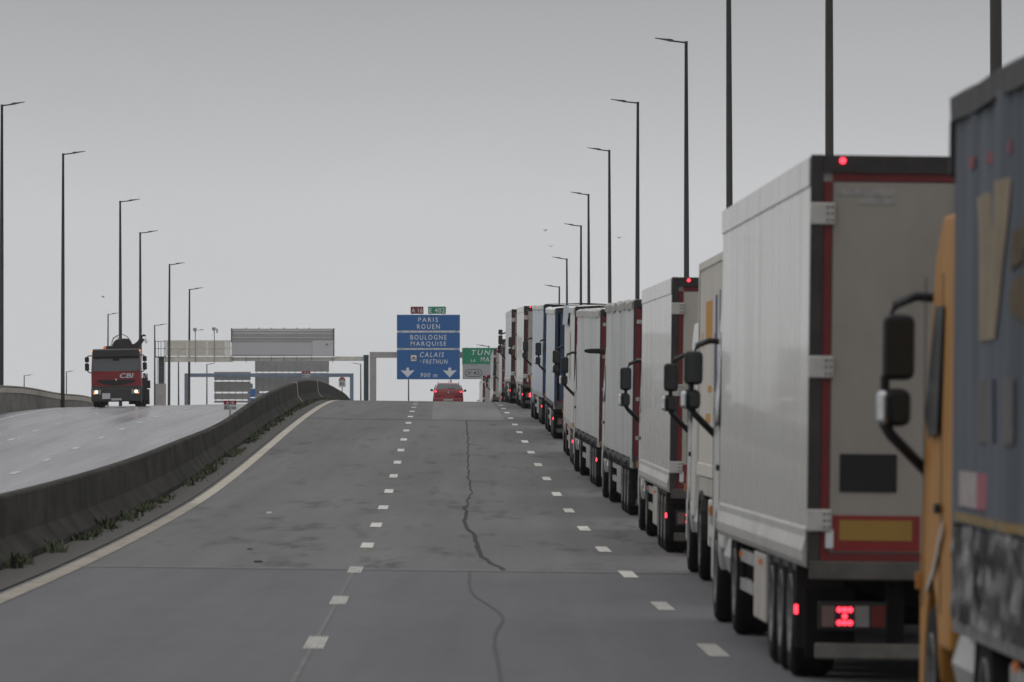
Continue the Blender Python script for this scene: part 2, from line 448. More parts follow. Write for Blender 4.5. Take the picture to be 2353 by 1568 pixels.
# ribs across the near edge line
mb = MB()
for k in range(170):
    D = 40+k*.5
    ribbon(mb, lambda DD: near_edge(DD)+.0, lambda DD: near_edge(DD)+.225, zm, D, D+.14, .14, .016)
tag(mb.build('line_ribs', edge_paint, near_road), kind='stuff')
for k in range(0, 14):
    Dk = 317-13*(9-k)
    bx_ = lambda D: -16.3+.4*min(1, max(0, (D-213)/40))
    for off in (0, -3.5):
        paint(left_road, 'lane_dash', faded_paint, lambda D, o=off: bx_(D)+o-.12, lambda D, o=off: bx_(D)+o+.12, zl, Dk-1.5, Dk+1.5)
paint(left_road, 'edge_line', faded_paint, lambda D: WALLX(D)+1.45, lambda D: WALLX(D)+1.7, zl, 150, 420)
paint(left_road, 'edge_line', faded_paint, lambda D: BAR_L(D)-.75, lambda D: BAR_L(D)-.5, zl, 150, 420)
# bridge joints and tar seals
paint(main_road, 'expansion_joint', joint_m, lambda D: BAR_R(D)+.3, lambda D: xd(D)+6.5, zm, JD+.02, JD+.5, .24, .006, 6)
paint(main_road, 'expansion_joint', joint_m, lambda D: BAR_R(D)+.7, lambda D: xd(D)+3.5, zm, PD-.8, PD-.3, .3, .010, 4)
crack = spline([(84.3, -.10), (90, -.36), (97, -.52), (104, -.60), (110, -.78), (118, -.84), (126, -.88), (136, -.86), (150, -1.0), (165, -1.12), (185, -1.25), (205, -1.42), (221, -1.55)])
mb = MB(); n = 160
cw = lambda D: (.028+.022*mnoise.noise(Vector((0, D*.5, 2))))*(1.2 if D < 125 else .6)
ribbon(mb, lambda D: crack(D)-cw(D)+.07*mnoise.noise(Vector((3, D*.32, 0))), lambda D: crack(D)+cw(D)+.07*mnoise.noise(Vector((3, D*.32, 0))), zm, 84.6, 221, .8, .006)
mb.build('tar_seal', tar, main_road)
crack2 = spline([(30, .1), (44, -.02), (52, -.10), (60, -.16), (66, -.10), (74, -.44), (83.8, -.55)])
mb = MB()
ribbon(mb, lambda D: crack2(D)-.015-.012*mnoise.noise(Vector((1, D*.5, 0))), lambda D: crack2(D)+.015, zm, 30, 83.8, .8, .006)
mb.build('tar_seal', mat('tar_thin', (.087, .086, .091), .9, spec=.2, dirt=.9, dirtcol=(.098, .096, .10), scale=1.5), near_road)
mb = MB()
ribbon(mb, lambda D: xd(D)-3.52-.02, lambda D: xd(D)-3.52+.02, zm, 20, 83.8, 2, .005)
mb.build('lane_seam', mat('seam', (.16, .155, .15), .8, dirt=.7, scale=3), near_road)

# ---------------------------------------------------------------- median barrier, parapet
bar = empty('median_barrier', (BAR_R(150), 150, zm(150)))
tag(bar, 'long dark stained concrete safety barrier curving between the two carriageways', 'barrier')
def sweep_segment(name, m, parent, prof_fn, D0, D1, step):
    n = max(1, int((D1-D0)/step)); mb = MB()
    mb.loft([prof_fn(D0+(D1-D0)*i/n) for i in range(n+1)])
    o = mb.build(name, m)
    o.parent = parent; o.matrix_parent_inverse = Matrix.Translation(parent.location).inverted()
    return o
def bar_prof(D):
    zr = zm(D, BAR_R(D)); r = BAR_R(D); zb = min(zr-.3, zl(D, BAR_L(D))-.3); h = .88-.14*math.exp(-((D-174)/24)**2)
    return [(r, D, zb), (r, D, zr+.10), (r-.20, D, zr+.34), (r-.245, D, zr+h-.03), (r-.27, D, zr+h), (r-.42, D, zr+h), (r-.445, D, zr+h-.03), (r-.63, D, zb)]
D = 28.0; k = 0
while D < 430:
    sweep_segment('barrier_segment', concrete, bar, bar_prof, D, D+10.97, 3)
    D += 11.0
# two pale sealed joints near the crest
for Dj in (258.2, 300.3):
    def jp(D): return [(p[0]+(.012 if i < 5 else 0), D, p[2]+(.01 if 3 < i < 7 else 0)) for i, p in enumerate(bar_prof(D))]
    sweep_segment('joint_sealant', mat('sealant', (.55, .54, .5), .8), bar, jp, Dj, Dj+.55, 1)

par = empty('parapet_wall', (WALLX(300), 300, zl(300)))
tag(par, 'weathered concrete parapet with pale rail beam on the far left of the road', 'wall')
WTOP = spline([(D, CZ+z+TILT*D) for D, z in [(150, -3.55), (200, -3.1), (250, -2.5), (285, -2.22), (311, -2.12), (325, -2.25), (360, -2.84), (415, -3.68), (450, -4.9), (500, -6.9), (560, -9.5)]])
def wall_prof(D):
    x = WALLX(D); zt = WTOP(D); zb = zl(D, x)-.4
    return [(x+.06, D, zb), (x+.02, D, zt-.36), (x-.22, D, zt-.36), (x-.22, D, zb)]
def cap_prof(D):
    x = WALLX(D); zt = WTOP(D)
    return [(x+.05, D, zt-.35), (x+.05, D, zt-.10), (x-.24, D, zt-.10), (x-.24, D, zt-.35)]
def rail_prof(D):
    x = WALLX(D); zt = WTOP(D)
    return [(x+.02, D, zt-.05), (x+.02, D, zt), (x-.2, D, zt), (x-.2, D, zt-.05)]
def under_prof(D):
    x = WALLX(D); zt = WTOP(D)
    return [(x-.03, D, zt-.098), (x-.03, D, zt-.052), (x-.15, D, zt-.052), (x-.15, D, zt-.098)]
D = 150.0
while D < 540:
    sweep_segment('wall_panel', concrete_pale, par, wall_prof, D, D+11.9, 4)
    sweep_segment('cap_beam', concrete_cap, par, cap_prof, D, D+11.93, 4)
    sweep_segment('top_rail', concrete_cap, par, rail_prof, D, D+11.95, 4)
    sweep_segment('rail_gap', frame_m, par, under_prof, D, D+11.9, 4)
    D += 12.0

# grass and weeds at the barrier foot
mb = MB(); rnd = random.Random(3)
clumps = []
D = 62.0
while D < 330:
    dens = (.35+.9*max(0, mnoise.noise(Vector((D*.11, 5, 0)))+.25)) if D > 100 else .28
    if rnd.random() < dens*.8:
        clumps.append((D, rnd.uniform(.06, .22)*(1.15 if 105 < D < 250 else 1), rnd.randint(18, 44)))
    D += rnd.uniform(.25, 1.0) if 110 < D < 290 else rnd.uniform(.5, 2.4)
clumps += [(82.5, .30, 70), (84.0, .22, 50), (90.5, .26, 50), (97.5, .20, 46), (105.0, .30, 60), (106.0, .18, 40), (112.0, .24, 50), (118.5, .20, 46)]
for D, h, nb in clumps:
    for q in range(nb):
        x = BAR_R(D)+rnd.gauss(.12, .09); x = max(BAR_R(D)+.01, x); y = D+rnd.gauss(0, .35)
        z = zm(y, x)+.015; a = rnd.uniform(0, 6.28); L_ = .72*h*rnd.uniform(.15, 1.1)**1.3; lean = rnd.uniform(.2, 1.3)*L_; w = rnd.uniform(.008, .022)
        dx, dy = math.cos(a), math.sin(a)
        tip = (x+dx*lean, y+dy*lean, z+L_); midp = (x+dx*lean*.35, y+dy*lean*.35, z+L_*.6)
        px, py = -dy*w, dx*w
        n = len(mb.v)
        mb.v += [(x-px, y-py, z), (x+px, y+py, z), (midp[0]+px, midp[1]+py, midp[2]), (midp[0]-px, midp[1]-py, midp[2]), tip]
        mb.f += [(n, n+1, n+2, n+3), (n+3, n+2, n+4)]
gr = mb.build('grass', grassm)
tag(gr, 'ragged grass and weeds along the foot of the median barrier', 'grass', kind='stuff')

# ---------------------------------------------------------------- street lamps
def lamp(px, py, tip, D, label, group, pxbase=None):
    top = at(px, py, D)
    right = top.x > xd(D)-8
    zg = (zm(D) if right else zl(D))-.25
    base = Vector((top.x, D, zg))
    root = empty('street_lamp', base)
    h = top.z-zg
    lean = math.sin(px*12.7)*.0035
    mb = MB(); n = 10
    rb, rt = .115, .062
    mb.loft([[(r*math.cos(2*math.pi*k/n)+lean*z, r*math.sin(2*math.pi*k/n), z) for k in range(n)] for r, z in ((rb, 0), (rb*.97, h*.12), ((rb+rt)/2+.012, h*.5), (rt, h-.05), (rt*1.1, h-.04), (rt*1.1, h+.06))])
    mb.build('pole', pole_m, root, smooth=True)
    Lx = (tip-px)*D/F; sgn = 1 if Lx > 0 else -1; Lx = abs(Lx)
    MB().tube([(lean*h, 0, h), (sgn*Lx*.42, 0, h+.06)], .034, 8).build('arm', pole_m, root, smooth=True)
    rings = []
    for u, w, hh in ((.40, .06, .03), (.44, .13, .055), (.52, .16, .065), (.64, .14, .045), (.85, .12, .026), (1.0, .09, .018)):
        xx = sgn*Lx*u; zc = h+.06+(u-.4)*.20
        rings.append([(xx, -w, zc-hh*.6), (xx, w, zc-hh*.6), (xx, w*.8, zc+hh), (xx, -w*.8, zc+hh)])
    MB().loft(rings).build('luminaire', pole_m, root)
    tag(root, label, 'street lamp', group)
    return root
GR, GL = 'street lamps along the queue side', 'street lamps along the far carriageway'
RL = [(2293, -1480, 2090, 111.5, 'nearest street lamp post, rising at the right above the blue grey trailer'),
      (1907, -790, 1765, 160, 'tall street lamp post rising behind the nearest white refrigerated trailer'),
      (1678, -310, 1577, 208, 'tall street lamp post rising behind the front end of the near white trailer'),
      (1578, 98, 1505, 256, 'dark street lamp with the highest lamp head in the picture'),
      (1464, 237, 1404, 311, 'dark street lamp with second highest head of the right row'),
      (1402, 347, 1350, 363, 'dark street lamp with third highest head of the right row'),
      (1354, 448, 1311, 418, 'dark street lamp with fourth highest head of the right row'),
      (1334, 520, 1296, 450, 'dark street lamp with fifth highest head of the right row'),
      (1304, 596, 1268, 495, 'dark street lamp with second lowest head above the queue of trucks'),
      (1284, 660, 1250, 534, 'dark street lamp with the lowest head above the queue of trucks'),
      (1124, 796.5, 1094, 640, 'far street lamp whose head just shows above the green sign')]
for a in RL: lamp(*a, GR)
LL = [(3, 243, 56, 317, 'street lamp at the very left edge of the picture'),
      (144, 355, 196, 366, 'tall street lamp left of the red crane truck'),
      (277, 464, 322, 420, 'street lamp rising directly behind the cab of the red crane truck'),
      (323, 536, 363, 450, 'street lamp rising behind the right side of the red crane truck'),
      (388, 609, 425, 495, 'street lamp rising through the walkway of the white gantry'),
      (434, 666, 467, 534, 'street lamp nearest the camera mast on the white gantry'),
      (247, 723, 274, 690, 'smaller far street lamp left of the red truck crane'),
      (356, 748.5, 384, 680, 'smaller far street lamp beside the ladder leg of the white gantry'),
      (411, 804, 432, 760, 'far street lamp seen through the railing of the white gantry'),
      (475, 838, 494, 820, 'far street lamp left of the grey sign backs'),
      (55, 864, 76, 900, 'tiny far street lamp above the parapet at far left'),
      (152, 855, 171, 880, 'tiny far street lamp head beside the second left lamp post'),
      (829.6, 837.5, 808, 800, 'far street lamp between the barrier and dark gantry leg'),
      (939, 838, 958, 800, 'far lamp post below the left half of the blue sign'),
      (1036, 838, 1055, 800, 'far lamp post below the right half of the blue sign, above the car')]
for a in LL: lamp(*a, GL)

# ---------------------------------------------------------------- gantries and signs
class Frame:
    """builds boxes from frame rectangles at one distance, local to a root standing on the ground there"""
    def __init__(s, name, label, cat, D, px, left=True, group=None):
        s.D = D; x = (px-CX)*D/F
        s.base = Vector((x, D, (zl(D) if left else zm(D))-.1))
        s.root = empty(name, s.base); tag(s.root, label, cat, group)
    def X(s, px): return (px-CX)*s.D/F-s.base.x
    def Z(s, py): return CZ-(py-HY)*s.D/F-s.base.z
    def box(s, name, m, x0, y0, x1, y1, d0=0.0, d1=.3, bevel=0, parent=None):
        return B(name, m, parent or s.root, s.X(x0), s.X(x1), d0, d1, s.Z(y1), s.Z(y0), bevel)
    def post(s, name, m, x0, x1, ytop, d0, d1, bevel=0):
        return B(name, m, s.root, s.X(x0), s.X(x1), d0, d1, 0, s.Z(ytop), bevel)
    def text(s, body, m, x0, y0, x1, y1, d, parent=None, name='lettering', **k):
        return text(body, m, parent or s.root, name, s.X(x0), s.X(x1), s.Z(y1), s.Z(y0), d, **k)

# white gantry with the display seen from behind, over the oncoming carriageway
g = Frame('white_gantry', 'white walkway gantry carrying a big grey display box over the far carriageway', 'gantry', 530, 600)
g.post('leg', gantry_grey, 358, 381, 882, -.5, .5, .02)
g.post('leg_column', gantry_dark, 364.5, 377, 822, -.3, .3)
for k in range(10):
    y = 828+k*5.6
    g.box('ladder_rung', galv, 362.5, y, 379.5, y+.7, -.42, -.36)
for x in (361.5, 379): g.box('ladder_rail', galv, x, 820, x+1.1, 882, -.46, -.36)
for x in (357.5, 364, 370, 377.5): g.box('cage_bar', gantry_dark, x, 784, x+1.1, 820, -.5, -.4)
g.box('cage_rail', gantry_dark, 356.5, 784, 381, 785.2, -.55, -.35); g.box('cage_rail', gantry_dark, 356.5, 801, 381, 802, -.55, -.35)
g.box('cage_floor', gantry_dark, 356, 819.5, 381, 822, -.7, .5)
g.box('beam', gantry_white, 379, 820, 533, 832, -.25, .55, .02)
g.box('beam', gantry_white, 768.5, 819.5, 836, 829.5, -.2, .5, .02)
g.box('beam', gantry_white, 533.4, 821.5, 768, 830, -.2, .5, .02)
for x in (381, 428.8, 452, 475, 497, 516.7, 529):
    g.box('railing_post', gantry_white, x-.8, 783, x+.8, 832.5, -.36, -.26)
for y0, y1 in ((782.5, 784.2), (799.3, 800.9), (816.6, 818.4)):
    g.box('handrail', gantry_white, 379, y0, 533, y1, -.34, -.27)
for x0, x1 in ((382.5, 427.8), (430, 451), (453, 474), (476.3, 496), (498, 515.7), (518, 528)):
    g.box('railing_panel', mesh_panel, x0, 784.4, x1, 816.4, -.30, -.29)
for x0, x1 in ((382.5, 427.8), (430, 474), (476.3, 515.7)):
    g.box('railing_panel', mesh_panel, x0, 784.4, x1, 816.4, .75, .76)
dsp = g.box('display_box', vms_grey, 532.5, 785, 767, 819, -.55, .6, .02)
g.box('side_section', mat('vms_cover_side', (.62, .60, .61), .6), 718.5, 783.5, 767.3, 818.5, -.62, -.56, .01, dsp)
g.box('lower_fascia', vms_rib, 533.5, 815.5, 718, 819.4, -.60, -.56, 0, dsp)
hood = MB().loft([[(g.X(x), -.60, g.Z(785)), (g.X(x), -.30, g.Z(756)), (g.X(x), .62, g.Z(755)), (g.X(x), .62, g.Z(785))] for x in (532.3, 767.5)]).build('hood', vms_rib, g.root)
for y, m_ in ((760.3, sign_white), (767, vms_grey), (771.5, vms_rib), (775.5, vms_grey), (779.5, vms_rib)):
    t_ = (785-y)/29
    yy = -.60+.30*t_
    B('louvre', m_, hood, g.X(534), g.X(766), yy-.05, yy+.02, g.Z(y+1.4), g.Z(y-.8))
for x in (532, 767.2): B('side_frame', frame_m, g.root, g.X(x)-.02, g.X(x)+.03, -.63, .62, g.Z(819 if x > 600 else 787), g.Z(754.5))
for x in (566, 595, 624, 653, 682, 711): B('lifting_lug', frame_m, hood, g.X(x)-.05, g.X(x)+.05, 0, .1, g.Z(755.2), g.Z(753.6))
for x in (536, 566, 595, 624, 653, 682, 716, 765): g.box('bracket', gantry_grey, x-.6, 819.6, x+.6, 834 if x in (536, 566, 765) else 831, -.32, -.22)
trg = MB().loft([[(g.X(752.0+dx), yy, g.Z(793-dz)) for dx, dz in ((-3, 0), (3, 0), (0, 3.6))] for yy in (-.66, -.64)]).build('warning_triangle', red_plate, g.root)
B('warning_plate', sign_white, g.root, g.X(748), g.X(756.5), -.639, -.624, g.Z(795), g.Z(787))
g.post('leg', gantry_dark, 836, 847, 816, -.4, .4, .02)
MB().loft([[(g.X(x), -.45, g.Z(818)), (g.X(x), -.45, g.Z(817-(847-x)*.12)), (g.X(x), .45, g.Z(817-(847-x)*.12)), (g.X(x), .45, g.Z(818))] for x in (835.2, 848)]).build('leg_cap', gantry_dark, g.root)
for px, h0, arm in ((449.5, 761, 18), (493, 759.5, 8)):
    cm = empty('traffic_camera', (0, 0, 0)); 
    X0 = (px-CX)*530/F; zt = CZ-(h0-HY)*530/F; zb = CZ-(834-HY)*530/F
    cm.location = (X0, 529.5, zb)
    H_ = zt-zb
    MB().tube([(0, 0, 0), (0, 0, H_)], .035, 8).build('mast', galv, cm)
    MB().box(-.17, .10, -.22, .25, H_, H_+.24).build('housing', gantry_grey, cm, bevel=.02)
    MB().tube([(0, 0, H_-.1), (-.08, 0, H_-.02)], .03, 6).build('bracket', galv, cm)
    MB().tube([(.05, 0, H_+.05), (arm*.0355*.9, 0, H_+.09)], .02, 6).build('arm', galv, cm)
    MB().box(arm*.0355*.6, arm*.0355, -.05, .05, H_+(.06 if arm > 10 else -.22), H_+.14).build('antenna', gantry_grey, cm)
    tag(cm, 'traffic camera mast nearest the ladder leg on the white gantry' if px < 470 else 'traffic camera mast nearest the big display box on the white gantry', 'camera', 'camera masts on the white gantry')

# grey gantry over the queue carriageway with the blue and green direction signs
g = Frame('grey_gantry', 'grey portal gantry behind the blue and green direction signs', 'gantry', 562, 858, left=False)
g.post('leg', gantry_grey, 849.5, 864.6, 810, -.3, .3, .03)
g.box('beam', gantry_grey, 849.7, 809, 1290, 822.6, -.32, .28, .03)
g.post('leg', gantry_grey, 1290.3, 1305, 810, -.3, .3, .03)
zx = lambda v: 890.3+.1612*v
zy = lambda v: 689.3+.1612*v
def panel(g, name, face, x0, y0, x1, y1, d=-.62, edge=sign_edge, parent=None, rim=.7):
    p = g.box(name, edge, x0, y0, x1, y1, d, d+.10, 0, parent)
    g.box('face', face, x0+rim, y0+rim, x1-rim, y1-rim, d-.012, d-.002, 0, p)
    return p
s = Frame('blue_direction_sign', 'large blue motorway sign listing Paris, Boulogne and Calais with two arrows', 'road sign', 561.2, 984, left=False)
for a, b in ((212, 443), (463, 692), (710, 1135)): panel(s, 'sign_panel', blue_m, zx(133), zy(a), zx(1034), zy(b), 0)
T = lambda body, x0, y0, x1, y1, m=text_white, d=-.016, **k: s.text(body, m, zx(x0), zy(y0), zx(x1), zy(y1), d, **k)
T('PARIS', 440, 252, 720, 316, spacing=1.35); T('ROUEN', 422, 347, 745, 415, spacing=1.35)
T('BOULOGNE', 328, 500, 842, 570, spacing=1.35); T('MARQUISE', 331, 594, 838, 667, spacing=1.3)
T('CALAIS', 462, 747, 808, 817, shear=.2, spacing=1.3); T('-', 463, 872, 482, 880); T('FRETHUN', 503, 850, 860, 914, shear=.2, spacing=1.25)
T('900 m', 472, 1043, 712, 1103, shear=.2, spacing=1.2)
for cx in (288, 888):
    pts = [(-20, 968), (20, 968), (20, 1012), (100, 1003), (0, 1107), (-100, 1003), (-20, 1012)]
    MB().loft([[(s.X(zx(cx+a)), yy, s.Z(zy(b))) for a, b in pts] for yy in (-.024, -.014)]).build('arrow', text_white, s.root)
ic = s.box('train_symbol', text_dark, zx(325), zy(780), zx(422), zy(882), -.024, -.014)
s.box('symbol_face', text_white, zx(333), zy(788), zx(414), zy(874), -.030, -.0245, 0, ic)
arc = [(zx(340+66*k/10), zy(838-24*math.sin(math.pi*k/10))) for k in range(11)]
MB().loft([[(s.X(a), yy, s.Z(b)) for a, b in arc] for yy in (-.036, -.0305)]).build('symbol_car', text_dark, ic)
s.box('symbol_track', text_dark, zx(338), zy(848), zx(409), zy(856), -.036, -.0305, 0, ic)
for yb in (453, 701):
    for k in range(8): s.box('mounting_clip', text_dark, zx(205+109*k), zy(yb-5), zx(215+109*k), zy(yb+6), .02, .08)
    s.box('cross_rail', sign_white, zx(140), zy(yb-6), zx(1028), zy(yb+7), .081, .12)
for xx in (180, 585, 985): s.box('hanger', galv, zx(xx-12), zy(215), zx(xx+12), zy(1130), .13, .40)
for nm, x0, x1, fc, lab in (('A 16', 330, 513, maroon_m, 'small dark red A 16 plate on top of the blue sign'), ('E 402', 580, 833, green_m, 'small green E 402 plate on top of the blue sign')):
    q = Frame('route_plate', lab, 'road sign', 561.2, zx((x0+x1)/2), left=False, group='route number plates above the blue sign')
    q.base.z = CZ-(zy(208)-HY)*q.D/F; q.root.location = q.base
    p_ = panel(q, 'plate', fc, zx(x0), zy(97), zx(x1), zy(200), 0, edge=fc, rim=.3)
    q.text(nm, text_white, zx(x0+14), zy(118), zx(x1-14), zy(184), -.016, spacing=1.1)
    for fx in (.14, .86): q.box('bracket', galv, zx(x0+(x1-x0)*fx-5), zy(200), zx(x0+(x1-x0)*fx+5), zy(211), .02, .08)
s = Frame('green_direction_sign', 'green tunnel sign partly hidden behind the far trucks', 'road sign', 561.2, 1105, left=False)
panel(s, 'sign_panel', green_m, zx(1064), zy(684), zx(1775), zy(920), 0)
T('TUNNEL', 1200, 716, 1720, 787, shear=.2, spacing=1.35); T('LA', 1188, 846, 1256, 886, shear=.2, spacing=1.2); T('MANCHE', 1325, 814, 1720, 883, shear=.2, spacing=1.3)
for xx in (1125, 1290, 1445): s.box('mounting_clip', galv, zx(xx-7), zy(676), zx(xx+7), zy(684), .02, .08)
for xx in (1200, 1500, 1700): s.box('hanger', galv, zx(xx-12), zy(690), zx(xx+12), zy(915), .13, .40)
s = Frame('exit_number_sign', 'pale grey exit 42 sign hanging under the green sign', 'road sign', 561.2, 1105, left=False)
ex = mat('exit_grey', (.44, .44, .46), .6, dirt=.2, dirtcol=(.35, .35, .36), scale=.8)
panel(s, 'sign_panel', ex, zx(1071), zy(936), zx(1775), zy(1130), 0, edge=text_dark, rim=.5)
def stadium(x0, x1, y0, y1, n=8):
    r = (y1-y0)/2; cy = (y0+y1)/2
    return [(x1-r+r*math.cos(a), cy+r*math.sin(a)) for a in [-math.pi/2+math.pi*k/n for k in range(n+1)]]+[(x0+r+r*math.cos(a), cy+r*math.sin(a)) for a in [math.pi/2+math.pi*k/n for k in range(n+1)]]
MB().loft([[(s.X(zx(a)), yy, s.Z(zy(b))) for a, b in stadium(1106, 1351, 988, 1097)] for yy in (-.022, -.014)]).build('cartouche', text_dark, s.root)
MB().loft([[(s.X(zx(a)), yy, s.Z(zy(b))) for a, b in stadium(1114, 1343, 996, 1089)] for yy in (-.028, -.0225)]).build('cartouche_field', ex, s.root)
T('42', 1220, 1018, 1315, 1066, m=text_dark, d=-.032)
s.box('exit_symbol', text_dark, zx(1148), zy(1018), zx(1155), zy(1066), -.036, -.029); s.box('exit_symbol', text_dark, zx(1163), zy(1018), zx(1170), zy(1066), -.036, -.029)
MB().loft([[(s.X(zx(a)), yy, s.Z(zy(b))) for a, b in ((1171, 1066), (1178, 1066), (1196, 1026), (1201, 1030), (1203, 1014), (1186, 1018), (1191, 1023))] for yy in (-.036, -.029)]).build('exit_symbol', text_dark, s.root)
s.box('cross_rail', sign_white, zx(1066), zy(921), zx(1775), zy(935), .06, .12)

# far blue grey gantry with two sign backs
g = Frame('blue_grey_gantry', 'far blue grey portal gantry behind the white one, spanning the far carriageway', 'gantry', 680, 618)
lx = lambda v: 459.5+.1709*v
ly = lambda v: 735.2+.1709*v
g.post('leg', gantry_blue, 424, 433.8, 858.5, -.25, .25, .02)
g.post('leg', gantry_blue, 804, 812.4, 858.5, -.25, .25, .02)
g.box('beam', gantry_blue, 424.2, 858.3, 812.2, 866.8, -.28, .3, .02)
for nm, X0, X1, rows, lab in (('sign_back', 190, 680, ((700, 812), (832, 968), (990, 1070), (1088, 1116)), 'smaller grey sign seen from behind on the far blue grey gantry'),
                              ('sign_back', 740, 1735, ((548, 698), (716, 962), (984, 1075), (1090, 1150)), 'larger grey sign seen from behind on the far blue grey gantry')):
    q = Frame('sign_seen_from_behind', lab, 'road sign', 681.0, lx((X0+X1)/2), group='signs seen from behind')
    for a, b in rows:
        p_ = q.box('sign_panel', sign_back, lx(X0), ly(a), lx(X1), ly(b), .12, .22)
        nb = int((X1-X0)/85)
    for k in range(nb+1):
        x = X0+20+(X1-X0-40)*k/nb
        q.box('stiffener', sign_back, lx(x-4), ly(rows[0][0]+4), lx(x+4), ly(rows[-1][1]-4), .02, .115)
q = Frame('far_blue_sign', 'narrow strip of a far blue and green sign between the two sign backs', 'road sign', 790, lx(711))
panel(q, 'sign_panel', blue_m, lx(640), ly(925), lx(800), ly(1040), 0); panel(q, 'sign_panel', blue_m, lx(640), ly(1052), lx(800), ly(1140), 0)
panel(q, 'sign_panel', green_m, lx(650), ly(857), lx(710), ly(923), 0)
q.post('post', galv, lx(660), lx(668), ly(1000), .11, .2); q.post('post', galv, lx(770), lx(778), ly(1000), .11, .2)

# distance marker plates by the barrier
def marker(D, x0, y0, x1, y1, lab, n1, n2, split=.42):
    q = Frame('distance_plate', lab, 'road sign', D, (x0+x1)/2, group='distance plates along the barrier')
    ym = y0+(y1-y0)*split
    q.box('red_band', mat('marker_red', (.28, .012, .018), .5), x0, y0, x1, ym, 0, .02)
    q.box('white_band', sign_white, x0, ym, x1, y1, 0, .02)
    w = x1-x0; h = y1-y0
    q.text('A 16', text_white, x0+w*.2, y0+h*.08, x1-w*.2, ym-h*.06, -.006)
    q.text(n1, text_dark, x0+w*.05, ym+h*.12, x0+w*(.46 if n2 else .95), y1-h*.12, -.006)
    if n2: q.text(n2, text_dark, x0+w*.52, ym+h*.24, x1-w*.04, y1-h*.12, -.006)
    q.post('post', galv, (x0+x1)/2-w*.06, (x0+x1)/2+w*.06, y1-2, .022, .06)
marker(200, 514, 921, 543, 942.5, 'red and white A 16 82+200 plate, nearest on the barrier', '82', '+200')
marker(300, 694.3, 853.6, 713.2, 867.6, 'small red and white A 16 plate above the barrier crest', '82', '+100')
q = Frame('kilometre_marker', 'white kilometre 82 marker with a rounded red top beyond the barrier', 'road sign', 395, 786)
x0, x1, y0, y1 = 778.3, 794, 867, 889.5
q.box('white_board', sign_white, x0, 875, x1, y1, 0, .03)
arc = [(x1, 875)]+[(786.15+7.85*math.cos(math.pi*k/10), 875-8*math.sin(math.pi*k/10)) for k in range(11)]
MB().loft([[(q.X(a), yy, q.Z(b)) for a, b in arc[1:]] for yy in (0, .03)]).build('red_top', mat('marker_red', (.28, .012, .018), .5), q.root)
q.text('82', text_dark, 781, 878.5, 791.5, 885.5, -.006); q.text('A 16', text_white, 781.5, 870.3, 790.8, 873.8, -.006)
q.post('post', galv, 784.9, 787.4, 888, .032, .08)

# bare tree and bush beyond the crest
def bare_tree(px, pybase, D, h, label, seed, left):
    rnd = random.Random(seed); base = at(px, pybase, D)
    zg = (zl(D) if left else zm(D))-.3
    root = empty('bare_tree', (base.x, D, zg)); H = base.z+h-zg
    bark = mat('bark', (.09, .075, .06), .9, dirt=.5, scale=5)
    MB().tube([(0, 0, 0), (.05, 0, H*.5), (0, .05, H*.62)], .12, 6, .07).build('trunk', bark, root)
    mb = MB()
    def br(p, d, L_, r, n):
        q_ = p+d*L_; mb.tube([p, (p+q_)/2+Vector((rnd.uniform(-.05, .05),)*3), q_], r, 4, r*.6)
        if n == 0: return
        for _ in range(3):
            nd = (d+Vector((rnd.uniform(-.7, .7), rnd.uniform(-.7, .7), rnd.uniform(-.2, .6)))).normalized()
            br(p+d*L_*rnd.uniform(.5, 1), nd, L_*.68, r*.6, n-1)
    for _ in range(6):
        br(Vector((0, 0, H*rnd.uniform(.45, .62))), Vector((rnd.uniform(-.9, .9), rnd.uniform(-.6, .6), 1)).normalized(), H*.16, .035, 3)
    mb.build('crown', bark, root)
    tag(root, label, 'tree')
bare_tree(1088, 905, 650, .9, 'small bare tree beyond the crest beside the farthest truck', 5, False)
bare_tree(27, 884, 520, .9, 'small bare treetop peeking over the parapet at far left', 9, True)

# ---------------------------------------------------------------- vehicles: shared wheel
def wheel_meshes(R, W):
    ty = MB().lathe_x([(R*.60, -W/2+.01), (R*.66, -W/2), (R*.9, -W/2-.005), (R*.975, -W/2+.025), (R, -W/2+.07), (R, -W*.12), (R*.985, -W*.1), (R*.985, W*.1), (R, W*.12), (R, W/2-.07), (R*.9, W/2), (R*.6, W/2)], n=28).mesh('tyre', tyre_m, True)
    ri = MB()
    ri.lathe_x([(0, -W/2+.02), (R*.17, -W/2+.02), (R*.20, -W/2+.05), (R*.22, -W/2+.10), (R*.40, -W/2+.13), (R*.52, -W/2+.08), (R*.60, -W/2+.005), (R*.63, -W/2-.008), (R*.64, -W/2+.02)], n=24)
    for k in range(8):
        a = 2*math.pi*k/8
        ri.lathe_x([(0, -W/2+.07), (.018, -W/2+.07), (.018, -W/2+.12)], (0, R*.30*math.cos(a), R*.30*math.sin(a)), 6)
    return ty, ri.mesh('rim', rim_m, True)
WH = {'truck': wheel_meshes(.50, .34), 'car': wheel_meshes(.31, .2)}
def wheel(parent, x, y, r='truck', right=False):
    R = .50 if r == 'truck' else .31
    rot = (0, 0, math.pi if right else 0)
    w = inst('wheel', WH[r][0], parent, (x, y, R), rot)
    inst('rim', WH[r][1], w)
    return w

def paintm(name, col, rough=.35, dirt=.3, dirtcol=None, coat=.25, spec=.5):
    return mat(name, col, rough, dirt=dirt, dirtcol=dirtcol or tuple(.55*c+.03 for c in col), scale=1.2, stretch=(1, .6, .6), coat=coat, spec=spec)

def curtain_mat(name, col, dark):
    return mat(name, col, .32, dirt=.55, dirtcol=dark, scale=1.0, stretch=(1, 1.6, .35), bump=.15, lo=.35, hi=.7)

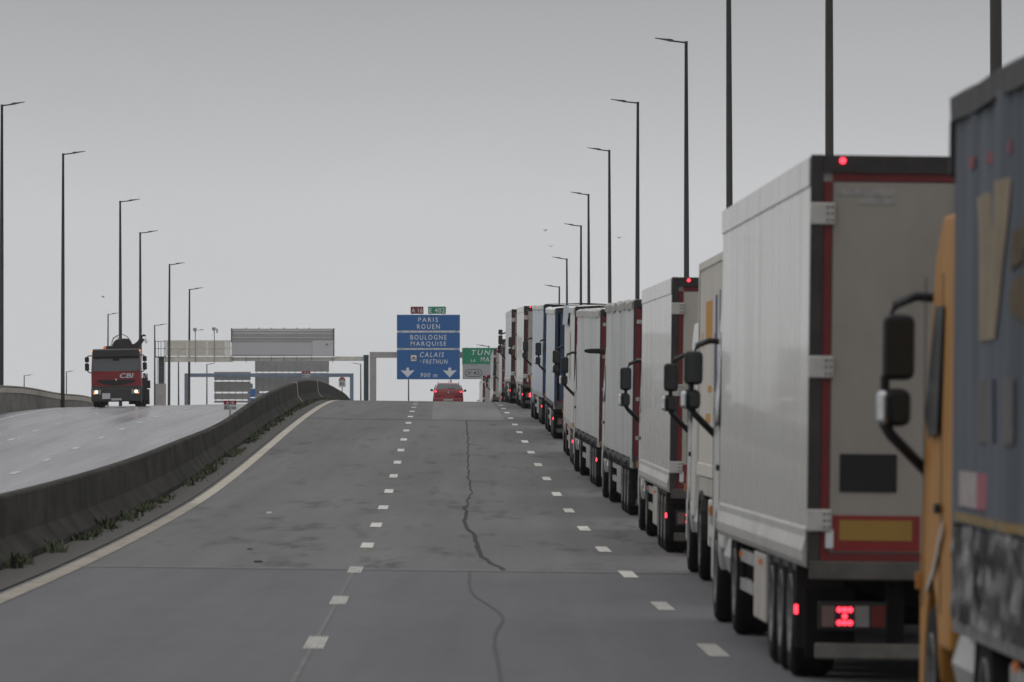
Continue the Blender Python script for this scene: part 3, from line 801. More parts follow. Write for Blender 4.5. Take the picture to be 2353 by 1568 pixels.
def mirror_set(root, yc, side, style, body=black_m, z0=0.0, mx=0.0):
    """two housings on a bent arm beside the cab; side -1 is left"""
    sx = side
    if style == 'camera':
        mb = MB(); rings = []
        for u, w, h in ((0, .05, .05), (.1, .10, .055), (.3, .11, .05), (.42, .05, .03)):
            x = sx*(1.20+u)
            rings.append([(x, yc-w, 3.0-h), (x, yc+w, 3.0-h), (x, yc+w, 3.0+h), (x, yc-w, 3.0+h)])
        mb.loft(rings).build('mirror_camera', body, root, bevel=.02); return
    dj = (abs(math.sin(yc*37.1+root.location.y))-.5)*.04
    xo, xi = 1.555+dj+mx, 1.365+dj+mx
    z0 += .10
    zt, zm_, zb = 2.62+z0+dj*2, 2.22+z0, 1.97+z0-dj
    if style == 'triple': zt, zm_, zb = 2.72+z0, 2.30+z0, 1.92+z0
    a, b = (sx*xo, sx*xi) if sx < 0 else (sx*xi, sx*xo)
    h = MB().box(a, b, yc-.04, yc+.10, zm_+.02, zt).build('mirror_housing', body, root, bevel=.045)
    MB().box(a+.025, b-.025, yc-.052, yc-.046, zm_+.05, zt-.03).build('mirror_glass', mirror_m, h)
    h = MB().box(a-.02, b-.02, yc-.05, yc+.13, zb, zm_-.03).build('mirror_housing', body, root, bevel=.05)
    if style == 'chrome':
        c0, c1 = (a-.028, a+.045) if sx < 0 else (b-.045, b+.028)
        MB().box(c0, c1, yc-.046, yc+.138, zb+.01, zm_-.04).build('mirror_cap', chrome, h, bevel=.03)
    MB().box(a+.06, b-.035, yc-.062, yc-.056, zb+.03, zm_-.06).build('mirror_glass', mirror_m, h)
    if style == 'triple':
        h = MB().box(a, b, yc-.04, yc+.1, zt+.03, zt+.26).build('mirror_housing', body, root, bevel=.04)
        MB().box(a+.025, b-.025, yc-.052, yc-.046, zt+.05, zt+.23).build('mirror_glass', mirror_m, h)
    MB().tube([(sx*1.16, yc+.02, zt+.10), (sx*1.28, yc+.04, zt+.11), (sx*1.40, yc+.04, zt+.06), (sx*1.45, yc+.04, zt-.05)], .030, 8).build('mirror_arm', body, root, smooth=True)
    MB().tube([(sx*1.47, yc+.04, zb+.03), (sx*1.42, yc+.04, zb-.05), (sx*1.20, yc+.04, zb-.27)], .034, 8).build('mirror_arm', body, root, smooth=True)
    MB().tube([(sx*1.46, yc+.04, zm_+.05), (sx*1.46, yc+.04, zm_-.06)], .03, 6).build('mirror_link', body, root)

def tractor(root, L, col, cfg):
    yc = L+cfg.get('gap', .75); body = paintm(*col)
    # cab shell with wheel arch, tapering to the roof
    arch = [(1.38+.60*math.cos(a), .52+.60*math.sin(a)) for a in [math.pi*k/10 for k in range(11)]]
    zr = cfg.get('roof', 3.15)
    prof = [(0, .75), (0, zr), (.25, zr+.10), (1.55, zr+.10), (1.95, zr-.12), (2.28, 1.95), (2.36, 1.2), (2.34, .42), (2.02, .38)]+[p for p in arch if p[1] > .40]+[(.74, .75)]
    hw = lambda z: 1.235-.05*max(0, (z-1.9)/1.3)
    rings = []
    for k in range(5):
        u = -1+.5*k
        rings.append([(u*(hw(z) if abs(u) == 1 else hw(z)), yc+y-(.10*abs(u)**3 if y > 1.5 else 0), z) for y, z in prof])
    MB().loft(rings).build('cab', body, root, bevel=.04)
    if cfg.get('deflector', True):
        H = cfg.get('H', 3.9)
        poly = [(0, zr+.05), (0, H-.08), (.35, H-.05), (1.0, H-.25), (1.7, zr+.08)]
        MB().loft([[(u*1.10, yc+y, z) for y, z in poly] for u in (-1, 1)]).build('roof_deflector', body, root, bevel=.08)
    if cfg.get('fairing', True):
        for sx in (-1, 1):
            a, b = sorted((sx*1.235, sx*1.205)); B('side_fairing', body, root, a, b, yc-.55, yc-.01, 1.0, cfg.get('H', 3.9)-.12 if cfg.get('deflector', True) else zr, .01)
    for sx in (-1, 1):
        x = sx*1.24; q = [(1.02, 1.98), (1.02, 2.72), (1.62, 2.72), (1.98, 2.08), (1.6, 1.95)]
        MB().loft([[(sx*(hw(z)+dx), yc+y, z) for y, z in q] for dx in (.002, .010)]).build('side_window', black_m if cfg.get('rough_glass') else glass_m, root)
        for yy in (.66, 1.98): MB().box(min(sx*1.236, sx*1.242), max(sx*1.236, sx*1.242), yc+yy, yc+yy+.012, .95, 2.9).build('door_seam', black_m, root)
        MB().box(min(sx*1.235, sx*1.265), max(sx*1.235, sx*1.265), yc+.76, yc+.92, 1.52, 1.58).build('door_handle', black_m, root, bevel=.01)
        for zz in (.48, .78): MB().box(min(sx*1.0, sx*1.225), max(sx*1.0, sx*1.225), yc+1.98, yc+2.25, zz, zz+.05).build('step', alu, root)
        mirror_set(root, yc+2.18, sx, cfg.get('mirror', 'chrome'), z0=cfg.get('mz', 0.0), mx=cfg.get('mx', 0.0))
        MB().box(min(sx*1.18, sx*1.262), max(sx*1.18, sx*1.262), yc+2.2, yc+2.26, 1.05, 1.15).build('indicator', mat('amber_lens', (.5, .2, .03), .3), root)
    MB().loft([[(u*1.12, yc+y, z) for y, z in ((2.0, zr-.18), (2.30, 1.98), (2.315, 1.98), (2.02, zr-.16))] for u in (-1, 1)]).build('windscreen', glass_m, root)
    # chassis, tank, drive axle
    yf = yc+1.38; yd = yf-3.7
    MB().box(-.45, -.30, yd-.9, yc+1.9, .62, .90).box(.30, .45, yd-.9, yc+1.9, .62, .90).build('tractor_frame', chassis_m, root)
    for sx in (-1, 1):
        n = 12; ring = lambda yy: [(sx*.95+.27*math.cos(2*math.pi*k/n)*1.0, yy, .70+.29*math.sin(2*math.pi*k/n)) for k in range(n)]
        MB().loft([ring(yd+.75), ring(yd+2.3)]).build('fuel_tank', alu, root, smooth=False)
        wheel(root, sx*1.06, yf, right=sx > 0)
        wheel(root, sx*1.06, yd, right=sx > 0); wheel(root, sx*.72, yd, right=sx > 0)
        fen = [(yd+(.60 if i else .60)*math.cos(a), .52+.60*math.sin(a)) for i, a in enumerate([math.pi*k/10 for k in range(11)])]
        fen2 = [(yd+.57*math.cos(a), .52+.57*math.sin(a)) for a in [math.pi*k/10 for k in range(11)]]
        MB().prism_x(fen+fen2[::-1], min(sx*.62, sx*1.24), max(sx*.62, sx*1.24)).build('mudguard', black_m, root)
    MB().tube([(-1.0, yf, .5), (1.0, yf, .5)], .07, 8).tube([(-1.0, yd, .5), (1.0, yd, .5)], .12, 8).build('axle', chassis_m, root)

def running_gear(root, L, W, cfg, zb):
    hw = W/2
    MB().box(-.55, -.43, .35, L-.6, zb-.32, zb-.02).box(.43, .55, .35, L-.6, zb-.32, zb-.02).build('chassis_rail', chassis_m, root)
    mb = MB()
    for k in range(9): mb.box(-hw+.1, hw-.1, .5+k*(L-1.2)/8, .58+k*(L-1.2)/8, zb-.12, zb-.015)
    mb.build('cross_member', chassis_m, root)
    for y in (2.35, 3.66, 4.97):
        MB().tube([(-.95, y, .5), (.95, y, .5)], .08, 8).build('axle', chassis_m, root)
        for sx in (-1, 1): wheel(root, sx*(hw-.19), y, right=sx > 0)
    for sx in (-1, 1):
        a, b = sorted((sx*(hw-.02), sx*(hw-.40)))
        MB().box(a, b, 1.70, 5.62, zb-.09, zb-.03).box(a, b, 1.66, 1.70, .25, zb-.05).build('mudguard', black_m, root)
        MB().box(a, b, .40, .43, .22, zb-.2).build('mud_flap', tyre_m, root)
        a, b = sorted((sx*(hw-.03), sx*(hw-.07)))
        if cfg.get('box', True):
            c, d = sorted((sx*(hw-.02), sx*(hw-.55)))
            B('pallet_box', cfg.get('boxm', fridge_door), root, c, d, 5.95, 7.75, .30, zb-.06, .02)
            g0 = 7.95
        else: g0 = 5.8
        for zz in (.48, .74): MB().box(a, b, g0, L-3.4, zz, zz+.11).build('side_guard', alu, root)
        for yy in (g0+.2, L-3.7): MB().box(a, b, yy, yy+.06, .45, zb-.05).build('guard_bracket', chassis_m, root)
        c, d = sorted((sx*.72, sx*.86))
        MB().box(c, d, L-3.1, L-2.95, .3, zb).box(c-.06, d+.06, L-3.18, L-2.87, .26, .31).build('landing_leg', chassis_m, root)
        for yy in cfg.get('markers', (1.2, 6.4, 9.5)):
            lit = yy < 2
            MB().box(*sorted((sx*(hw-.01), sx*(hw+.012))), yy, yy+.09, zb-.42 if lit else zb-.16, zb-.35 if lit else zb-.11).build('side_marker', cfg.get('mk', red_on) if lit else cfg.get('ak', amber_off), root)

def rear_lights(root, W, cfg, zb, bar=True):
    hw = W/2
    B('underrun_bar', cfg.get('barm', sill_m), root, -hw+.08, hw-.08, .12, .22, .22, .34, .015)
    for sx in (-1, 1):
        B('bar_arm', chassis_m, root, sx*.6-.06, sx*.6+.06, .16, .5, .32, zb-.15)
        a, b = sorted((sx*(hw-.10), sx*(hw-.62)))
        h = B('tail_light', black_m, root, a, b, .05, .16, .44, .66, .01)
        xa = lambda u: sx*(hw-.10)-sx*.52*u
        for u0, u1, m in ((.04, .23, pink_lens), (.26, .50, cfg.get('tail', red_on)), (.53, .74, clear_lens), (.77, .97, red_lens)):
            x0_, x1_ = sorted((xa(u0), xa(u1)))
            if m is red_on and cfg.get('led', True):
                for i in range(3):
                    for j in range(3):
                        if j == 1 and i != 1: continue
                        cx = x0_+(x1_-x0_)*(i+.5)/3; cz = .475+.150*(j+.5)/3
                        MB().disc_y(cx, cz, .021, .036, 8, .014).build('lamp_led', m, h)
            else:
                B('lens', m, h, x0_, x1_, .038, .05, .47, .63)
    B('plate', plate_white, root, -.26, .26, .06, .10, .50, .62)

def place(name, D, XL, D1, XL1, W):
    X = XL+W/2
    dx = XL1-XL; Ld = D1-D
    z0 = zm(D+2.5, X); z1 = zm(D+2.5+Ld, X+dx)
    root = empty(name, (X, D, zm(D+2.5, X)-(z1-z0)/Ld*2.5))
    root.rotation_euler = (math.atan((z1-z0)/Ld), math.atan(.012), -math.atan2(dx, Ld))
    return root

def fridge(D, XL, XLf, label, cab, cfg, H=4.0, L=13.6, W=2.58, zb=.95):
    root = place('refrigerated_lorry', D, XL, D+L, XLf, W); hw = W/2
    side = cfg.get('side', fridge_white)
    B('trailer_body', side, root, -hw, hw, .06, L, zb, H, .025)
    for sx in (-1, 1):
        a, b = sorted((sx*hw, sx*(hw+.012)))
        B('upper_rail', alu if cfg.get('alu_top') else side, root, a, b, .07, L-.01, H-.24, H-.015, .006)
        rail = [(sx*(hw+.004), zb-.03), (sx*(hw+.03), zb+.02), (sx*(hw+.035), zb+.10), (sx*(hw+.012), zb+.20), (sx*(hw+.012), zb+.26), (sx*hw-.0, zb+.28), (sx*(hw-.03), zb-.03)]
        MB().prism_y(rail, .05, L).build('lower_rail', mat('rail_paint', (.52, .51, .48), .35, .2, dirt=.5, dirtcol=(.3, .28, .25), scale=1.2), root)
    # rear frame
    for sx in (-1, 1):
        a, b = sorted((sx*hw, sx*(hw-.095)))
        B('corner_post', frame_m, root, a, b, -.01, .058, zb-.02, H, .008)
        a, b = sorted((sx*(hw-.098), sx*(hw-.165)))
        B('reflective_tape', red_tape, root, a, b, .012, .056, zb+.08, H-.20)
    B('header', frame_m, root, -hw+.097, hw-.097, -.008, .056, H-.135, H-.002)
    B('header_tape', red_tape, root, -hw+.17, hw-.17, .012, .056, H-.20, H-.138)
    B('sill', sill_m, root, -hw+.02, hw-.02, -.02, .055, zb-.12, zb+.02, .01)
    B('sill_tape', red_tape, root, -hw+.1, hw-.1, .004, .054, zb+.022, zb+.078)
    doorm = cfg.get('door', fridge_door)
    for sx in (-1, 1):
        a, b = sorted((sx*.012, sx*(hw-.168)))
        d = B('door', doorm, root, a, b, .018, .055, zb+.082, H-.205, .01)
        for u in cfg.get('bars', (.25, .55)):
            x = sx*u
            MB().tube([(x, -.012, zb+.05), (x, -.012, H-.17)], .016, 6).build('locking_bar', alu, d)
        MB().box(min(sx*.05, sx*.28), max(sx*.05, sx*.28), -.035, -.02, zb+.62, zb+.66).build('door_handle', alu, d)
        for zz in (H-.45, H-1.62, zb+.33):
            a, b = sorted((sx*(hw+.004), sx*(hw-.185)))
            h = MB().box(a, b, -.028, .0, zz-.085, zz+.085).build('hinge', hinge_m, root, bevel=.012)
            for ii in (0, 1):
                for jj in (-1, 0, 1): MB().disc_y(sx*(hw-.13-.035*ii), zz+jj*.05, .009, -.036, 6, .01).build('bolt', frame_m, h)
        if cfg.get('plates', True):
            a, b = sorted((sx*(hw-.19), sx*(hw-.86)))
            rp = B('reflector_plate', red_plate, root, a, b, -.002, .016, zb+.10, zb+.37)
            a, b = sorted((sx*(hw-.245), sx*(hw-.80)))
            B('amber_field', amber_plate, rp, a, b, -.008, -.003, zb+.18, zb+.335)
            a, b = sorted((sx*(hw-.14), sx*(hw-.20)))
            B('white_reflector', sign_white, root, a, b, -.012, -.004, zb+.12, zb+.26)
        MB().disc_y(sx*(hw-.24), H-.045, .024, -.022, 10, .012).build('top_marker', red_on if cfg.get('top', True) else red_lens, root)
    if cfg.get('panel', True):
        z0, z1 = cfg.get('pz', (1.50, 1.79))
        B('dark_panel', black_m, root, -hw+.245, -hw+.68, .004, .017, z0, z1, .004)
    if cfg.get('name_strip'):
        st = mat('faded_print', (.26, .25, .24), .6, dirt=.8, dirtcol=(.42, .39, .35), scale=14, stretch=(1, 1, 1))
        for x0_, x1_, z0, z1 in ((.20, .64, H-.31, H-.255), (.36, .64, H-.375, H-.325)):
            B('faded_print', st, root, -hw+x0_, -hw+x1_, .013, .0165, z0, z1)
    if cfg.get('sticker'):
        B('sticker', sign_white, root, -hw+.20, -hw+.43, .010, .0165, 1.80, 1.91)
        text('JG', text_dark, root, 'sticker_print', -hw+.225, -hw+.285, 1.82, 1.895, .009)
    if cfg.get('green_dot'):
        MB().disc_y(-hw+.62, 2.95, .20, .006, 20, .011).build('round_logo', green_m, root)
    B('refrigeration_unit', mat('unit_grey', (.5, .5, .5), .5, dirt=.3), root, -.95, .95, L+.002, L+.40, 2.35, 3.85, .06)
    running_gear(root, L, W, cfg, zb); rear_lights(root, W, cfg, zb)
    tractor(root, L, cab, cfg)
    tag(root, label, 'lorry', 'lorries queueing in the right lane')
    return root

def fold(seed, folds, y, z):
    f = mnoise.noise(Vector((y*1.1, z*.25, seed)))*folds*1.6+mnoise.noise(Vector((y*4.2, z*.35, seed+5)))*folds*.8
    return f+folds*.5*math.sin(y*2*math.pi/.62+seed)
def drape(name, m, parent, poly, seed, folds, hw, L=13.6, lift=.010, tri=None):
    """a printed shape of (y, z) points lying on the folds of the left curtain"""
    bm = bmesh.new()
    if tri is None: bm.faces.new([bm.verts.new((0, y, z)) for y, z in poly])
    else: bm.from_mesh(tri)
    bmesh.ops.triangulate(bm, faces=bm.faces[:])
    for _ in range(6):
        es = [e for e in bm.edges if e.calc_length() > .13]
        if not es: break
        bmesh.ops.subdivide_edges(bm, edges=es, cuts=1); bmesh.ops.triangulate(bm, faces=bm.faces[:])
    for v in bm.verts:
        y, z = v.co.y, v.co.z; u = (y-.12)/(L-.16); k = min(1, 6*u*(1-u)+.1)
        v.co.x = -(hw+.004+lift+k*fold(seed, folds, y, z))
    bmesh.ops.recalc_face_normals(bm, faces=bm.faces[:])
    me = bpy.data.meshes.new(name); bm.to_mesh(me); bm.free(); me.materials.append(m)
    return inst(name, me, parent)
def curtain_lorry(D, XL, XLf, label, cab, cfg, H=3.95, L=13.6, W=2.55, zb=1.12):
    root = place('curtain_side_lorry', D, XL, D+L, XLf, W); hw = W/2
    cm = cfg['curtain']; seed = cfg.get('seed', 1)
    folds = cfg.get('folds', .012); zlow = cfg.get('hem', zb-.08)
    wav = lambda y, z: fold(seed, folds, y, z)
    for sx in (-1, 1):
        def fn(u, w, sx=sx):
            y = .12+u*(L-.16); z = zlow+w*(H-.14-zlow)
            k = min(1, 6*u*(1-u)+.1)
            return (sx*(hw+.004+k*wav(y, z)), y, z)
        MB().grid(fn, 170, 9).build('curtain', cm, root, smooth=True)
        # roof rail / valance
        vm = cfg.get('valance', alu); wob = cfg.get('sag', .015)
        rings = []
        for k in range(31):
            y = .06+(L-.08)*k/30; dz = wob*mnoise.noise(Vector((y*.7, seed, 2)))
            rings.append([(sx*(hw-.02), y, H-.16+dz), (sx*(hw+.035), y, H-.17+dz), (sx*(hw+.04), y, H-.04+dz), (sx*(hw-.04), y, H+.01+dz), (sx*(hw-.10), y, H+dz)])
        MB().loft(rings).build('roof_rail', vm, root, smooth=False)
        # bottom rail, straps and buckles
        a, b = sorted((sx*(hw-.03), sx*(hw-.005)))
        B('side_rail', cfg.get('railm', alu), root, a, b, .1, L-.02, zb-.22, zb-.01)
        if cfg.get('straps', True):
            st = MB().box(-.012, .006, -.022, .022, -.20, .04).mesh('strap', black_m)
            bk = MB().box(-.022, -.013, -.030, .030, -.06, .03).mesh('buckle', alu)
            for k in range(cfg.get('nst', 21)):
                y = .5+k*(L-1)/(cfg.get('nst', 21)-1)+.03*math.sin(k*7.3)
                rot = (.05*math.sin(k*3.1), 0, 0 if sx < 0 else math.pi)
                o = inst('strap', st, root, (sx*(hw+.012+folds), y, zlow+.02), rot); inst('buckle', bk, o, (0, 0, -.03*math.sin(k*5)))
    # body: floor, front wall, roof
    B('floor', sill_m, root, -hw+.05, hw-.05, .1, L, zb-.12, zb)
    B('front_wall', cfg.get('frontm', cm), root, -hw, hw, L-.04, L+.02, zb-.1, H-.02, .02)
    def roof(u, w):
        y = .06+(L-.08)*u; x = -hw+.09+(W-.18)*w
        return (x, y, H+.005+.05*math.sin(math.pi*w)*cfg.get('bulge', .6)+.02*mnoise.noise(Vector((x, y*.8, seed))))
    MB().grid(roof, 40, 8).build('roof_sheet', cfg.get('roofm', sign_white), root, smooth=True)
    # rear
    rm = cfg.get('rearm', fridge_door)
    for sx in (-1, 1):
        a, b = sorted((sx*hw, sx*(hw-.08)))
        B('corner_post', cfg.get('postm', frame_m), root, a, b, .0, .10, zb-.1, H-.02, .008)
        t0, t1 = cfg.get('tape', (.03, .13))
        a, b = sorted((sx*(hw-t0), sx*(hw-t1)))
        B('reflective_tape', red_tape, root, a, b, -.004, .03, zb+.0, H-.16)
        if cfg.get('wrap'):
            continue
        a, b = sorted((sx*.01, sx*(hw-.15)))
        d = B('door', rm, root, a, b, .02, .06, zb+.06, H-.15, .008)
        for zz in () if cfg.get('plain') else (zb+.3, zb+1.0, zb+1.7, zb+2.4):
            a, b = sorted((sx*(hw-.05), sx*(hw-.24)))
            MB().box(a, b, -.012, .015, zz, zz+.07).build('hinge', alu, d)
        for u in () if cfg.get('plain') else (.2, .5): MB().tube([(sx*u, -.01, zb), (sx*u, -.01, H-.14)], .015, 6).build('locking_bar', alu, d)
    if cfg.get('wrap'):
        def rfn(u, w):
            x = -hw+.005+(W-.01)*u; z = zlow-.05+(H-.1-zlow)*w
            return (x, -.03+cfg['wrap']*(mnoise.noise(Vector((x*2.0+z*1.3, z*1.1, seed)))+.6*mnoise.noise(Vector((x*6, z*4-x*3, seed+3)))), z)
        MB().grid(rfn, 26, 34).build('rear_tarpaulin', rm, root, smooth=True)
        for sx in (-1, 1):
            def sfn(u, w, sx=sx):
                z = zlow-.05+(H-.1-zlow)*w
                return (sx*(hw+.02+.015*mnoise.noise(Vector((u*3, z*2.2, seed)))), -.03+u*.5*(.8+.4*mnoise.noise(Vector((seed, z, 1)))), z)
            MB().grid(sfn, 4, 24).build('tarpaulin_edge', rm, root, smooth=True)
    B('header', frame_m, root, -hw+.02, hw-.02, .005, .095, H-.14, H+.0, .01)
    B('sill', cfg.get('sillm', sill_m), root, -hw+.02, hw-.02, .0, .09, zb-.22, zb-.005, .01)
    B('sill_tape', red_tape, root, -hw+.09, hw-.09, -.004, .02, zb+.0, zb+.05)
    if cfg.get('top_lamps'):
        for sx in (-1, 1): MB().disc_y(sx*.9, H-.06, .03, -.01, 8, .014).build('top_marker', red_on, root)
    running_gear(root, L, W, cfg, zb-.12); rear_lights(root, W, cfg, zb-.12)
    tractor(root, L, cab, cfg)
    tag(root, label, 'lorry', 'lorries queueing in the right lane')
    return root

def container_lorry(D, XL, XLf, label, cab, cfg, H=3.98, L=12.2, W=2.44, zb=1.32):
    root = place('container_lorry', D, XL, D+L, XLf, W); hw = W/2
    cm = mat('container_paint', (.62, .59, .53), .45, dirt=.3, dirtcol=(.42, .38, .32), scale=1.5, stretch=(1, .6, .5))
    pts = []; pitch = .28; n = int((L-.3)/pitch); y = .15
    for k in range(n):
        pts += [(0, y), (0, y+.07), (.036, y+.14), (.036, y+.21)]; y += pitch
    pts.append((0, y))
    for sx in (-1, 1):
        mb = MB(); base = 0
        for dx, yy in pts:
            x = sx*(hw-.012-dx); mb.v += [(x, yy, zb+.14), (x, yy, H-.10)]
        for i in range(len(pts)-1): mb.f.append((2*i, 2*i+1, 2*i+3, 2*i+2))
        mb.build('corrugated_side', cm, root)
        a, b = sorted((sx*hw, sx*(hw-.1)))
        B('top_rail', cm, root, a, b, .0, L, H-.10, H, .008); B('bottom_rail', cm, root, a, b, .0, L, zb-.02, zb+.14, .008)
        B('corner_post', cm, root, a, b, .0, .14, zb+.141, H-.101, .006); B('corner_post', cm, root, a, b, L-.16, L, zb+.141, H-.101, .006)
    B('roof', cm, root, -hw+.1, hw-.1, .02, L-.02, H-.08, H-.03); B('front_wall', cm, root, -hw+.1, hw-.1, L-.08, L-.04, zb, H-.08)
    for sx in (-1, 1):
        a, b = sorted((sx*.01, sx*(hw-.11)))
        d = B('door', cm, root, a, b, .02, .07, zb+.02, H-.11, .008)
        for u in (.3, .75): MB().tube([(sx*u, 0, zb), (sx*u, 0, H-.1)], .018, 6).build('locking_bar', alu, d)
    # painted lettering bands on the corrugation, following its steps
    def band(name, m, ya, yb, za, zc):
        ins = []
        for i in range(len(pts)-1):
            y0, y1 = pts[i][1], pts[i+1][1]
            lo, hi = max(ya, y0), min(yb, y1)
            if hi-lo < 1e-4: continue
            f = lambda yy: pts[i][0]+(pts[i+1][0]-pts[i][0])*(yy-y0)/(y1-y0)
            ins += [(f(lo), lo), (f(hi), hi)]
        mb = MB()
        for k, (dx, yy) in enumerate(ins):
            x = -hw+.012+dx-.004; mb.v += [(x, yy, za), (x, yy, zc)]
        for k in range(len(ins)-1): mb.f.append((2*k, 2*k+1, 2*k+3, 2*k+2))
        mb.build(name, m, root)
    om = mat('print_orange', (.55, .27, .05), .5, dirt=.3, dirtcol=(.5, .35, .18), scale=3); bm_ = mat('print_blue', (.07, .085, .20), .5, dirt=.3, dirtcol=(.15, .15, .22), scale=3)
    band('orange_print', om, 8.1, 10.0, 2.93, 3.46); band('orange_print', om, 8.2, 9.2, 2.34, 2.42); band('orange_print', om, 8.4, 9.8, 1.97, 2.08); band('orange_print', om, 10.9, 11.1, 2.9, 3.1)
    for ya, yb, za, zc in ((6.7, 7.2, 2.35, 3.5), (5.9, 6.2, 2.9, 3.55), (5.2, 5.45, 2.4, 3.55), (4.2, 4.8, 3.05, 3.6), (4.5, 4.7, 2.4, 3.04), (4.4, 7.1, 1.93, 2.33)): band('blue_print', bm_, ya, yb, za, zc)
    # skeletal chassis with side boxes
    B('chassis_beam', fridge_door, root, -hw+.02, hw-.02, .3, L-.3, zb-.26, zb-.03, .02)
    B('side_box', cm, root, -hw+.03, -hw+.5, 7.6, 9.2, .45, zb-.28, .03); B('side_box', cm, root, hw-.5, hw-.03, 7.6, 9.2, .45, zb-.28, .03)
    running_gear(root, L, W, cfg, zb-.27); rear_lights(root, W, cfg, zb-.2)
    tractor(root, L, cab, cfg)
    tag(root, label, 'lorry', 'lorries queueing in the right lane')
    return root

# ---------------------------------------------------------------- the queue
WHITE = ('cab_white', (.62, .61, .58))
silver = curtain_mat('curtain_silver', (.46, .46, .46), (.27, .27, .27))
silver2 = curtain_mat('curtain_silver_pale', (.50, .50, .495), (.33, .33, .33))
ltblue = curtain_mat('curtain_light_blue', (.50, .55, .61), (.36, .41, .50))
ltblue2 = curtain_mat('curtain_pale_blue', (.55, .585, .62), (.42, .46, .52))
slate = mat('curtain_slate_blue', (.105, .120, .145), .6, dirt=.65, dirtcol=(.055, .062, .075), scale=1.0, stretch=(1, 1.6, .35), bump=.15, lo=.35, hi=.7, spec=.2)
offwhite = curtain_mat('curtain_off_white', (.60, .585, .55), (.45, .43, .40))
navy = mat('tarp_navy', (.022, .045, .10), .5, dirt=.5, dirtcol=(.04, .065, .12), scale=2, bump=.2)
navy2 = mat('tarp_blue', (.030, .065, .125), .5, dirt=.4, dirtcol=(.05, .08, .13), scale=2, bump=.2)
roofw = mat('roof_sheet_white', (.72, .72, .70), .6, dirt=.3, dirtcol=(.5, .48, .45), scale=1)
roofg = mat('roof_sheet_grey', (.42, .40, .38), .6, dirt=.5, dirtcol=(.26, .24, .22), scale=1.5)

# 1 nearest: slate curtain, orange tractor
t1 = curtain_lorry(22.3, 2.56, 2.41, 'nearest lorry at the right edge with orange cab and blue grey curtain trailer', ('cab_orange', (.40, .185, .036), .55, .4, (.25, .12, .03), 0.0, .25),
    dict(curtain=slate, seed=3, folds=.026, rough_glass=True, valance=mat('valance_dark', (.018, .017, .017), .5, dirt=.5, dirtcol=(.05, .048, .046), scale=3, spec=.25), roofm=roofg, straps=False, hem=1.50, box=False, mirror='chrome', deflector=False, gap=.62, H=3.9, mz=-.05, railm=mat('rail_worn', (.20, .20, .20), .4, .5, dirt=.7, scale=5), mk=red_soft, mx=-.085), H=3.87)
crm = mat('print_cream', (.27, .215, .145), .6, dirt=.6, dirtcol=(.16, .14, .11), scale=3, spec=.2)
HW1 = 2.55/2; dz1 = lambda *a, **k: drape(*a, 3, .026, HW1, **k)
dz1('lettering', crm, t1, [(12.05, 3.24), (11.42, 3.25), (11.2, 2.70), (10.75, 2.70), (10.62, 3.27), (10.0, 3.28), (10.35, 2.48), (11.72, 2.48)])
_tmp = text('a', crm, None, 'tmp', 7.4, 9.8, 2.53, 3.06, 0, side='left', bold=.03)
bmt = bmesh.new(); bmt.from_mesh(_tmp.data)
bmesh.ops.delete(bmt, geom=[f for f in bmt.faces if abs(f.normal.x) < .9], context='FACES'); mt_ = bpy.data.meshes.new('a'); bmt.to_mesh(mt_); bmt.free()
bpy.data.objects.remove(_tmp)
drape('lettering', crm, t1, None, 3, .026, HW1, tri=mt_)
pf = mat('print_faded', (.12, .115, .11), .6, dirt=.7, dirtcol=(.08, .085, .10), scale=2, spec=.2)
for a, b in ((11.2, 11.8), (10.4, 10.8), (9.6, 10.1), (8.2, 8.8)): dz1('faded_letter', pf, t1, [(a, 1.95), (b, 1.95), (b, 2.28), (a, 2.28)])
for a in (12.1, 11.3, 10.6, 9.9): dz1('red_mark', mat('print_red', (.20, .02, .04), .5), t1, [(a, 3.40), (a+.22, 3.40), (a+.22, 3.46), (a, 3.46)])
dz1('white_sticker', mat('sticker_white', (.36, .33, .33), .6, dirt=.6, dirtcol=(.2, .1, .1), scale=5), t1, [(12.0, 1.60), (13.0, 1.60), (13.0, 1.79), (12.0, 1.79)])
dz1('pink_sticker', mat('sticker_pink', (.30, .08, .11), .6, dirt=.4, scale=6), t1, [(11.3, 1.60), (11.99, 1.60), (11.99, 1.79), (11.3, 1.79)])
dz1('yellow_stripe', mat('stripe_yellow', (.24, .155, .045), .6, dirt=.5, scale=3), t1, [(.5, 1.515), (13.3, 1.515), (13.3, 1.565), (.5, 1.565)])
B('corner_flap', black_m, t1, -HW1-.03, -HW1+.25, 13.63, 13.74, 3.40, 3.74, .03)
def hemfn(u, w):
    y = .3+13.1*u; z = .98+.515*w
    return (-2.55/2-.02-.04*(mnoise.noise(Vector((y*3.4, z*5, 4)))+.7*mnoise.noise(Vector((y*9, z*7, 1)))), y, z)
MB().grid(hemfn, 150, 10).build('crumpled_skirt', mat('skirt_silver', (.13, .13, .14), .28, .8, dirt=.97, dirtcol=(.010, .010, .010), scale=5, lo=.34, hi=.50, stretch=(1, 1.4, .7)), t1, smooth=True)
sw = [(14.72, 1.50), (15.0, 1.38), (15.35, 1.22), (15.85, 1.08), (15.85, 1.04), (15.3, 1.17), (14.98, 1.32), (14.72, 1.42)]
MB().loft([[(-1.240-dx, y, z) for y, z in sw] for dx in (0, .006)]).build('white_swoosh', mat('swoosh', (.40, .38, .34), .5), t1)
